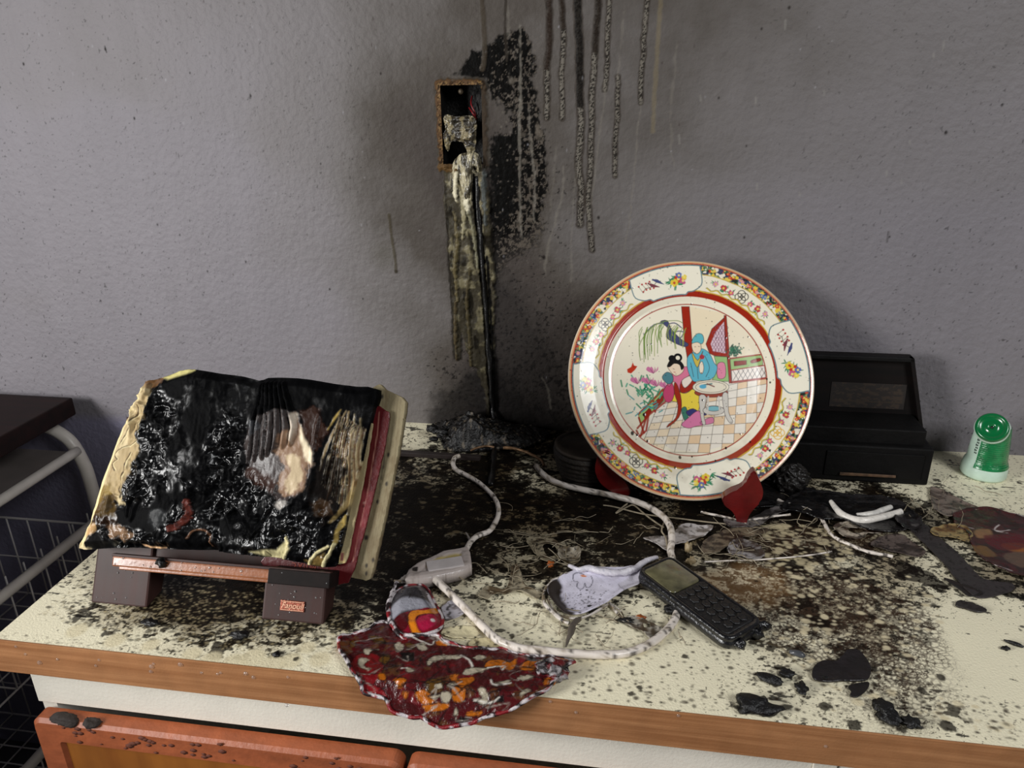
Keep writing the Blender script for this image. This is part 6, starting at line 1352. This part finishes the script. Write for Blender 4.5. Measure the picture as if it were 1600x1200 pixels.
tag(tube('bare_wire', C3([(786, 700), (800, 700), (818, 705), (834, 712), (846, 720), (850, 728)], [.012, .012, .011, .009, .007, .005]), .0024, mat('heat_browned_wire', c(150, 116, 84), .35, .3, mottle=.5, mscale=200), None, n=6, seg=8, rough=.4), 'stripped brown wire arching beside the burnt heap', 'wire')
tag(tube('bare_wire', C3([(772, 699), (760, 697), (745, 700), (735, 704)], [.012, .012, .010, .007]), .0018, mat('heat_browned_wire_dark', c(120, 92, 66), .35, .3, mottle=.5, mscale=200), None, n=6, seg=8, rough=.4), 'short stripped wire left of the black cable by the wall', 'wire')
def build_plug():
    t = empty('plug_block', tuple(onC(690, 895))+(0,)); tag(t, 'melted white plug block with scorched yellow top and a drooping tail', 'plug')
    P0 = Cz(z5([(470, 258), (490, 205), (540, 165), (600, 138), (700, 90), (780, 76), (838, 64), (856, 100), (866, 175), (826, 196), (800, 206), (720, 225), (622, 246), (600, 250), (540, 258)]), .012)
    O = np.array(P0); cw = Canvas(O[:, 0].min()-.005, O[:, 0].max()+.005, O[:, 1].min()-.005, O[:, 1].max()+.005, .0006, c(188, 176, 170))
    Q = lambda L_: smooth_pts(Cz(z5(L_), .017), 4, True)
    cw.mix((slice(None), slice(None)), sstep(.5, .7, fbm(cw.X, cw.Y, 120, 4, 3))*.5, c(120, 108, 98))
    cw.poly(Q([(590, 165), (640, 130), (720, 100), (800, 90), (790, 115), (750, 135), (700, 160), (640, 180)]), c(176, 158, 96), soft=.002, rough=.002); cw.poly(Q([(620, 160), (680, 135), (760, 115), (740, 140), (680, 160), (640, 172)]), c(30, 22, 14), rough=.004, rf=300); cw.poly(Q([(510, 180), (545, 172), (540, 195), (515, 198)]), c(24, 18, 16), rough=.001)
    m = mat('melted_white_plug', rough=.38, attr=True, bump=.0006, bscale=260, coat=.2)
    sheet('plug_body', P0, cw, m, t, flat3(.0008), res=.0010, thick=.001, hfn=lambda x, y, d: .015+.002*(sstep(0, .003, d)-1)+.002*(fbm(x, y, 70, 3, 3)-.5)-.002*sstep(.008, .014, d), n=1, base=0)
    # clean moulded corner that kept its shape
    A = np.array(onC(*z5([(612, 276)])[0], .0)); B = np.array(onC(*z5([(826, 240)])[0], .0)); u = (B-A)/np.linalg.norm(B-A); v = np.array((-u[1], u[0])); L_ = np.linalg.norm(B-A)
    bm = box_bm(0, L_, 0, .020, .0008, .0185, .0012)
    for k in bm.verts: q_ = A+u*k.co.x+v*k.co.y; k.co = Vector((q_[0], q_[1]-.0+0, k.co.z))
    bm_obj('moulded_case', bm, mat('clean_plug_plastic', c(208, 200, 198), .38, mottle=.12, mscale=70, bump=.0003, bscale=200), t)
    tube('drooping_tail', C3(z5([(520, 225), (480, 245), (445, 258), (412, 266)]), [.009, .007, .006, .006]), .0062, m, t, n=6, seg=10, taper=[1.1, .9, .5, .25], rough=.3, colfn=lambda V: np.ones((len(V), 3))*c(150, 142, 136))
    bm = box_bm(-.0045, .0045, -.0016, .0016, -.0008, .0008, .0004); q = onC(*z5([(424, 264)])[0], .008)
    for v in bm.verts: v.co = Vector((q[0]+v.co.x, q[1]+v.co.y, .009+v.co.z))
    bm_obj('metal_pin', bm, mat('bright_pin', c(220, 205, 180), .25, 1.0), t)
    tube('torn_edge', C3(z5([(835, 66), (856, 30), (850, 5), (830, -30)]), [.010, .006, .005, .005]), .003, m, t, n=6, seg=8, taper=[1, .8, .6, .3], rough=.5, colfn=lambda V: np.ones((len(V), 3))*c(140, 134, 126))
build_plug()

# ------------------------------------------------------------------ melted films and sheets
def film(px, label, base_c, dark_c, name='melted_film', z=.0012, th=.0008, amp=.002, jag=.002, seed=1, rough=.35, scale=70, thr=(.45, .65), holes=(), cat='plastic film', edge=True, gloss=.6, zoom=None, paint=None, ez=.0012):
    P0 = Cz(px, z); O = np.array(P0); cw = Canvas(O[:, 0].min()-.006, O[:, 0].max()+.006, O[:, 1].min()-.006, O[:, 1].max()+.006, .0007, base_c); cw.g[:] = gloss
    n = fbm(cw.X, cw.Y*1.6, scale, 4, seed); cw.mix((slice(None), slice(None)), sstep(thr[0], thr[1], n), dark_c)
    n = fbm(cw.X, cw.Y, 260, 3, seed+4); cw.mix((slice(None), slice(None)), sstep(.64, .70, n)*.85, c(24, 18, 15))
    if paint: paint(cw)
    m = mat('film_'+name, rough=.55, attr=True, rattr=True, rlo=.2, bump=.0008, bscale=260)
    H = [Cz(h_, z) for h_ in holes]
    o = sheet(name, P0, cw, m, None, flat3(z*.5), res=.0013, thick=th, jag=jag, jf=110, seed=seed, n=3, holes=H,
              hfn=lambda x, y, d: amp*fbm(x, y, 45, 3, seed)+ez*sstep(.006, 0, d)*1.2)
    tag(o, label, cat); return o
grey, pale, olive, brn, blk_ = c(150, 146, 146), c(186, 180, 178), c(132, 122, 94), c(66, 52, 36), c(14, 12, 12)
film(z6([(700, 255), (760, 245), (850, 240), (905, 200), (960, 165), (1060, 172), (1140, 176), (1100, 225), (1010, 262), (930, 285), (895, 300), (890, 340), (840, 330), (780, 295)]), 'torn pale grey film lying behind the top of the phone', pale, c(110, 102, 96), seed=3, amp=.003)
film(z6([(1230, 300), (1290, 250), (1370, 268), (1420, 300), (1460, 352), (1420, 385), (1330, 372), (1240, 350)]), 'crumpled grey film scrap between phone and plate stand', grey, c(60, 50, 44), seed=5, amp=.003)
film(z6([(1060, 300), (1120, 240), (1260, 190), (1420, 180), (1500, 200), (1400, 235), (1300, 250), (1250, 290), (1180, 330), (1090, 350)]), 'brownish see-through film streak in front of the plate stand', c(112, 98, 80), c(44, 34, 26), seed=6, amp=.002)
film(z6([(165, 345), (215, 325), (260, 330), (300, 320), (306, 370), (290, 402), (230, 412), (180, 392)]), 'curled pale film tab behind the white fabric scrap', c(160, 152, 136), c(90, 78, 60), seed=7, amp=.004, ez=.004)
film(z5([(900, 360), (960, 300), (1060, 320), (1090, 260), (1100, 190), (1140, 165), (1160, 220), (1180, 290), (1240, 320), (1290, 340), (1260, 370), (1200, 350), (1140, 330), (1080, 350), (1000, 350), (960, 375)]), 'stretched cobweb-like pale plastic left of the white fabric scrap', c(150, 140, 118), c(80, 66, 48), seed=8, amp=.004, jag=.0015)
film(z5([(1190, 20), (1280, 10), (1380, 30), (1390, 90), (1470, 80), (1510, 110), (1500, 160), (1440, 170), (1380, 140), (1300, 150), (1230, 90)]), 'folded olive-grey film behind the white fabric scrap', c(140, 130, 108), c(70, 58, 42), seed=9, amp=.004, holes=[z5([(1290, 60), (1350, 55), (1370, 110), (1310, 120)])])
film(z5([(700, 560), (780, 535), (880, 545), (900, 590), (860, 612), (760, 605), (690, 585)]), 'small cream scorched film patch under the long white cable', c(206, 196, 160), c(120, 98, 66), seed=10, amp=.002, thr=(.6, .8))
film(z5([(850, 640), (900, 605), (990, 610), (1045, 640), (1030, 668), (930, 675), (865, 668)]), 'cream rounded film patch between cloth and long white cable', c(196, 184, 146), c(90, 72, 46), seed=11, amp=.002, thr=(.58, .75))
film(z5([(690, 430), (740, 385), (800, 395), (840, 420), (830, 460), (760, 490), (720, 510), (700, 480)]), 'wrinkled grey-white film between the red cloth and the cable', c(176, 172, 180), c(80, 70, 66), seed=12, amp=.003)
film(z6([(560, 760), (640, 740), (720, 770), (780, 800), (840, 830), (800, 880), (740, 880), (690, 830), (620, 800)]), 'grey stretched film inside the cable loop below the phone', c(164, 158, 146), c(70, 58, 44), seed=13, amp=.003, holes=[z6([(700, 780), (740, 790), (745, 815), (705, 810)])])
film(z4([(180, 770), (250, 705), (330, 690), (420, 700), (520, 715), (640, 720), (740, 745), (800, 790), (820, 830), (760, 880), (660, 890), (560, 870), (470, 830), (380, 830), (290, 800), (220, 790)]), 'glossy black melted mass around the bent cable end', c(12, 11, 12), c(26, 24, 24), 'melted_mass', seed=14, amp=.006, th=.002, cat='melted plastic', gloss=.9)
film(z4([(430, 850), (500, 830), (570, 835), (640, 860), (650, 885), (590, 890), (560, 915), (490, 905), (440, 880)]), 'pale crinkled film ring just below the black melted mass', c(164, 152, 136), c(60, 44, 34), seed=15, amp=.004, holes=[z4([(490, 865), (560, 862), (580, 880), (520, 890)])])
film(z4([(650, 900), (740, 890), (800, 930), (860, 970), (820, 1000), (740, 980), (660, 960), (600, 940)]), 'greyish brown film patch left of the dark strip', c(92, 80, 74), c(50, 40, 34), seed=16, amp=.0015)
def mar(cw):
    for L_, col in (([(1100, 870), (1160, 870), (1170, 905), (1110, 915), (1080, 895)], c(140, 104, 70)), ([(1210, 940), (1280, 935), (1330, 950), (1320, 980), (1240, 965)], c(150, 90, 36)), ([(1130, 900), (1320, 900), (1330, 960), (1180, 960)], c(84, 22, 28)), ([(1060, 960), (1140, 950), (1190, 1000), (1110, 990)], c(110, 80, 44)), ([(1240, 980), (1330, 985), (1330, 1050), (1230, 1020)], c(96, 76, 62))):
        cw.poly(smooth_pts(Cz(z4(L_)), 3, True), col, rough=.003, soft=.002, alpha=.85)
    for L_ in ([(1170, 870), (1210, 880), (1250, 875)], [(1190, 770), (1240, 790), (1320, 815)], [(1030, 850), (1080, 870)], [(1180, 1045), (1260, 1065)], [(1200, 850), (1180, 875), (1240, 890)]): cw.line(smooth_pts(Cz(z4(L_)), 5), .0014, c(200, 190, 186), rough=.0008, h=.001)
film(z4([(985, 800), (1050, 772), (1150, 765), (1230, 785), (1320, 808), (1420, 830), (1420, 1100), (1320, 1088), (1240, 1068), (1170, 1035), (1100, 985), (1062, 930), (1050, 880), (1000, 850)]), 'wrinkled maroon plastic sheet with brown patches at the right edge of the worktop', c(66, 25, 25), c(44, 22, 18), 'maroon_plastic_sheet', seed=17, amp=.004, cat='plastic sheet', paint=mar, thr=(.45, .6), gloss=.8)
film(z4([(880, 668), (930, 680), (990, 710), (1060, 745), (1110, 772), (1040, 778), (985, 805), (940, 800), (892, 765), (882, 720)]), 'thin grey-brown film between the bottle and the dark strip', c(120, 106, 96), c(76, 62, 52), seed=18, amp=.002)
film(z4([(880, 870), (960, 845), (1040, 850), (1075, 890), (1060, 930), (990, 910), (900, 900)]), 'amber-brown film scrap touching the left of the maroon sheet', c(150, 128, 84), c(96, 66, 34), seed=19, amp=.003)
film(z4([(775, 850), (850, 838), (905, 890), (1000, 968), (1080, 1055), (1130, 1098), (1200, 1112), (1262, 1118), (1270, 1150), (1200, 1172), (1110, 1186), (1055, 1155), (1010, 1108), (930, 1010), (850, 930)]), 'flat dark grey forked strip lying diagonally at the right', c(50, 44, 44), c(38, 33, 33), 'charred_strip', seed=20, amp=.0008, th=.0016, jag=.0006, cat='strip', thr=(.5, .9), gloss=.25, ez=.0003)
film(z8([(1238, 690), (1262, 680), (1330, 697), (1385, 718), (1402, 736), (1350, 740), (1290, 722), (1240, 708)]), 'small flat dark bar in front of the forked strip', c(46, 40, 38), c(34, 28, 27), 'charred_strip', seed=21, amp=.0006, th=.0018, jag=.0005, cat='strip', gloss=.3, ez=.0002)
film(z8([(1170, 560), (1290, 600), (1380, 640), (1330, 660), (1290, 650), (1240, 610)]), 'tapered black scrap along the left side of the forked strip', c(34, 27, 24), c(20, 16, 15), 'charred_scrap', seed=33, amp=.001, cat='debris', gloss=.3)
film(z9([(936, 192), (945, 165), (975, 150), (1012, 152), (1035, 130), (1050, 116), (1082, 118), (1110, 148), (1121, 180), (1112, 208), (1075, 214), (1030, 212), (985, 216), (948, 210)]), 'heart-shaped glossy black flake near the right front of the worktop', c(30, 25, 26), c(22, 18, 18), 'charred_flake', seed=22, amp=.002, th=.002, jag=.0005, cat='debris', gloss=.8, ez=.0006)
film(z9([(1050, 228), (1110, 215), (1112, 235), (1080, 262), (1055, 258), (1060, 245)]), 'small black flake touching the foot of the heart-shaped flake', c(24, 20, 18), c(16, 13, 12), 'charred_flake', seed=23, amp=.002, th=.0015, jag=.0006, cat='debris', ez=.0004)
film([(1400, 800), (1425, 805), (1440, 822), (1432, 838), (1415, 832), (1398, 820)], 'crumpled black tip where the forked strip meets the melted mass', c(24, 20, 20), c(90, 86, 84), 'charred_scrap', seed=24, amp=.010, cat='debris', thr=(.6, .75), gloss=.9)
film([(1180, 745), (1215, 755), (1280, 770), (1290, 785), (1240, 790), (1190, 795), (1170, 785)], 'black melted pool between the plate stand and the bent cable end', c(14, 13, 14), c(30, 28, 28), 'melted_mass', seed=34, amp=.004, cat='melted plastic', gloss=.9)
film(z8([(1, 262), (50, 262), (110, 262), (150, 240), (200, 222), (270, 190), (330, 190), (340, 215), (270, 232), (220, 270), (170, 290), (100, 300), (30, 300)]), 'grey wrinkled film right of the plate stand foot', c(104, 98, 96), c(30, 26, 24), seed=35, amp=.006, jag=.002)

# lumps of char: one shape each, copied nowhere, all alike in kind
def lump(px, sx, sy, sz, label, seed, name='charred_flake', m=M_char, group='char crumbs on the front of the worktop', rot=0.0, rough=.9):
    x, y = onC(*px); bm = bmesh.new(); s_ = max(sx, sy, sz)
    bmesh.ops.create_icosphere(bm, subdivisions=3, radius=1)
    co = np.array([v.co for v in bm.verts]); n1 = fbm(co[:, 0]*1.1+seed, co[:, 1]*1.1+co[:, 2]*.7, 2.1, 3, seed); rr = 1+rough*(n1-.5)*1.6
    ca, sa = math.cos(rot), math.sin(rot)
    for v, k in zip(bm.verts, rr):
        p = v.co*float(k); a, b = p.x*sx, p.y*sy
        v.co = Vector((x+a*ca-b*sa, y+a*sa+b*ca, max(.0004, sz*.75+p.z*sz)))
    o = bm_obj(name, bm, m, None, True); tag(o, label, 'debris', group); return o
lump((1183, 1110), .018, .011, .006, 'widest black char lump near the front edge, below the heart-shaped flake to its left', 1)
lump((1386, 1120), .010, .015, .005, 'tall thin char lump near the front edge, right of the heart-shaped flake', 2, rot=.5)
lump((1422, 1133), .009, .007, .004, 'squarish char lump just right of the tall thin one at the front edge', 3)
lump((1202, 1064), .013, .006, .004, 'oval capsule-like char piece left of the heart-shaped flake', 4, rot=-.4, rough=.4)
lump((1230, 1055), .009, .006, .003, 'ragged char crumb between the capsule-like piece and the heart-shaped flake', 5)
lump((1253, 1078), .006, .008, .003, 'small upright char crumb left below the heart-shaped flake', 6)
lump((1246, 1024), .008, .0035, .003, 'small shiny grey pellet above the heart-shaped flake', 7, rot=-.3, rough=.3, m=mat('grey_pellet', c(70, 72, 76), .3))
lump((1290, 1062), .006, .004, .002, 'tiny char crumb under the left lobe of the heart-shaped flake', 8)
lump((372, 994), .010, .006, .003, 'round char crumb below the book stand near the front edge', 9, group='char crumbs on the left of the worktop')
lump((432, 1024), .0045, .004, .002, 'tiny char crumb on the cream strip below the right foot of the book stand', 10, group='char crumbs on the left of the worktop')
lump((236, 975), .009, .005, .003, 'oval char crumb just below the left foot of the book stand', 11, group='char crumbs on the left of the worktop')
lump((1585, 1008), .009, .0022, .0022, 'small dark stick at the right edge of the worktop', 12, name='charred_stick', rot=-.5, rough=.3)
lump((1571, 1015), .004, .003, .002, 'tiny dark crumb left of the small stick at the right edge', 13)
lump((1075, 862), .004, .004, .008, 'pale bent melted stub standing behind the phone', 14, name='melted_stub', m=mat('pale_stub', c(150, 132, 100), .5), group='melted bits around the phone')
lump((1079, 882), .005, .004, .006, 'pale melted blob right of the phone top', 15, name='melted_stub', m=bpy.data.materials['pale_stub'], group='melted bits around the phone')
lump((860, 884), .004, .006, .003, 'orange twisted melted bit behind the white fabric scrap', 16, name='melted_bit', m=mat('orange_melt', c(150, 78, 30), .35, mottle=.7, mscale=200), group='melted bits around the phone')
lump((1001, 968), .006, .004, .003, 'orange twisted melted bit inside the cable loop', 17, name='melted_bit', m=bpy.data.materials['orange_melt'], group='melted bits around the phone')
lump((1048, 958), .008, .005, .005, 'black crumb tucked under the left side of the phone', 18, group='melted bits around the phone')
lump((978, 972), .009, .004, .003, 'black crumb at the end of the white drawn-out strand', 19, group='melted bits around the phone')
lump((925, 955), .007, .005, .004, 'black crumb under the near edge of the white fabric scrap', 20, group='melted bits around the phone')

# burnt heap against the wall
def build_heap():
    t = empty('burnt_heap', tuple(onC(735, 690))+(0,)); tag(t, 'crusty black burnt heap against the wall below the socket', 'debris')
    x0, y0 = onC(735, 694); cv = None
    rg = np.random.default_rng(12)
    P0 = [(onC(666, 690)[0], -.014), (onC(672, 700)[0], -.045), onC(700, 706), onC(735, 708), onC(775, 705), onC(820, 702), onC(850, 690), (onC(850, 680)[0], -.010), (onC(760, 680)[0], -.005), (onC(690, 670)[0], -.006)]
    cw = Canvas(min(p[0] for p in P0)-.01, max(p[0] for p in P0)+.01, min(p[1] for p in P0)-.01, max(p[1] for p in P0)+.01, .0008, c(14, 12, 11)); cw.g[:] = .5
    cw.mix((slice(None), slice(None)), sstep(.66, .72, fbm(cw.X, cw.Y, 200, 3, 4)), c(110, 100, 86))
    cx, cy = x0, -.03
    sheet('crust', P0, cw, mat('crusty_char', rough=.6, attr=True, rattr=True, rlo=.2, bump=.002, bscale=260), t, flat3(.0005), res=.0014, thick=.001, jag=.004, jf=90, n=3, base=0,
          hfn=lambda x, y, d: sstep(0, .02, d)*(.012+.030*np.exp(-((x-cx)/.035)**2)*fbm(x, y, 45, 4, 2)*1.4)+.006*(1-np.abs(2*fbm(x, y, 110, 3, 5)-1)))
    for k in range(16):
        a = rg.uniform(672, 800); b = rg.uniform(676, 702); x, y = onC(a, b); s_ = rg.uniform(.003, .008); bm = bmesh.new(); bmesh.ops.create_icosphere(bm, subdivisions=3, radius=1)
        for v in bm.verts:
            v.co = Vector((x+v.co.x*s_*1.5, y+v.co.y*s_, .018+rg.uniform(0, .0004)+v.co.z*s_*.8)); v.co += Vector((vn(v.co, 1), vn(v.co, 2), vn(v.co, 3)))*s_*1.3
        bm_obj('clinker', bm, M_char, t, True)
build_heap()
q0, q1 = onC(596, 712), onC(752, 716)
tag(bm_obj('dark_bar', box_bm(q0[0]-.03, q1[0], q0[1], q0[1]+.010, .0006, .0078, .001), mat('dark_bar_paint', c(46, 38, 36), .45, mottle=.3, mscale=50), None), 'flat dark brown bar lying between the book and the burnt heap', 'bar')
lump((825, 664), .006, .004, .008, 'small black crumb standing against the wall right of the burnt heap', 25, group='char crumbs along the wall')

# fine pale threads pulled out of the melted plastic
def build_threads():
    rg = np.random.default_rng(21); bm = bmesh.new()
    def thr(pts, r):
        P = smooth_pts(pts, 5); prev = None
        for i in range(len(P)):
            T_ = P[min(i+1, len(P)-1)]-P[max(i-1, 0)]; T_ = T_/(np.linalg.norm(T_)+1e-12); s = np.cross(T_, (0, 0, 1.0)); s /= np.linalg.norm(s)+1e-12; u = np.cross(s, T_)
            ring = [bm.verts.new(Vector(P[i]+r*(math.cos(a)*s+math.sin(a)*u))) for a in (0, 1.257, 2.513, 3.77, 5.027)]
            if prev:
                for k in range(5): bm.faces.new((prev[k], prev[(k+1) % 5], ring[(k+1) % 5], ring[k]))
            prev = ring
    def scatter(n, cx, cy, sx, sy, L0, L1, r0=.0002, r1=.0006, dx=1.0):
        for k in range(n):
            a, b = rg.normal(cx, sx), rg.normal(cy, sy); ang = rg.uniform(0, 6.28); p = []; 
            for j in range(5):
                p.append(tuple(onC(a, b, .002))+(.0025+rg.uniform(0, .004),)); st = rg.uniform(L0, L1); a += math.cos(ang)*st*dx; b += math.sin(ang)*st*.6; ang += rg.normal(0, .32)
            thr([np.array(q) for q in p], rg.uniform(r0, r1))
    scatter(22, 860, 845, 42, 22, 6, 14, dx=1.4); scatter(16, 800, 900, 36, 24, 6, 14, dx=1.4); scatter(7, 960, 830, 40, 18, 6, 11); scatter(22, 890, 975, 50, 12, 5, 14); scatter(18, 1160, 850, 50, 14, 8, 18); scatter(16, 1260, 830, 50, 18, 8, 18); scatter(10, 1440, 780, 40, 20, 8, 16)
    for L_ in ([(600, 30), (560, 60), (530, 90), (600, 50), (640, 40), (690, 80), (740, 120), (790, 155), (830, 180)], [(450, 40), (520, 50), (700, 95), (900, 120), (1060, 140), (1240, 160)], [(830, 150), (815, 200), (840, 240), (850, 290), (855, 340)]):
        thr([np.array(tuple(onC(*q, .004))+(.0045,)) for q in z6(L_)], .0012)
    o = bm_obj('melted_threads', bm, mat('pale_melted_thread', c(150, 138, 116), .45, mottle=.4, mscale=120), None, True)
    tag(o, 'fine pale threads of melted plastic strewn over the sooty middle of the worktop', 'plastic threads', kind='stuff')
build_threads()
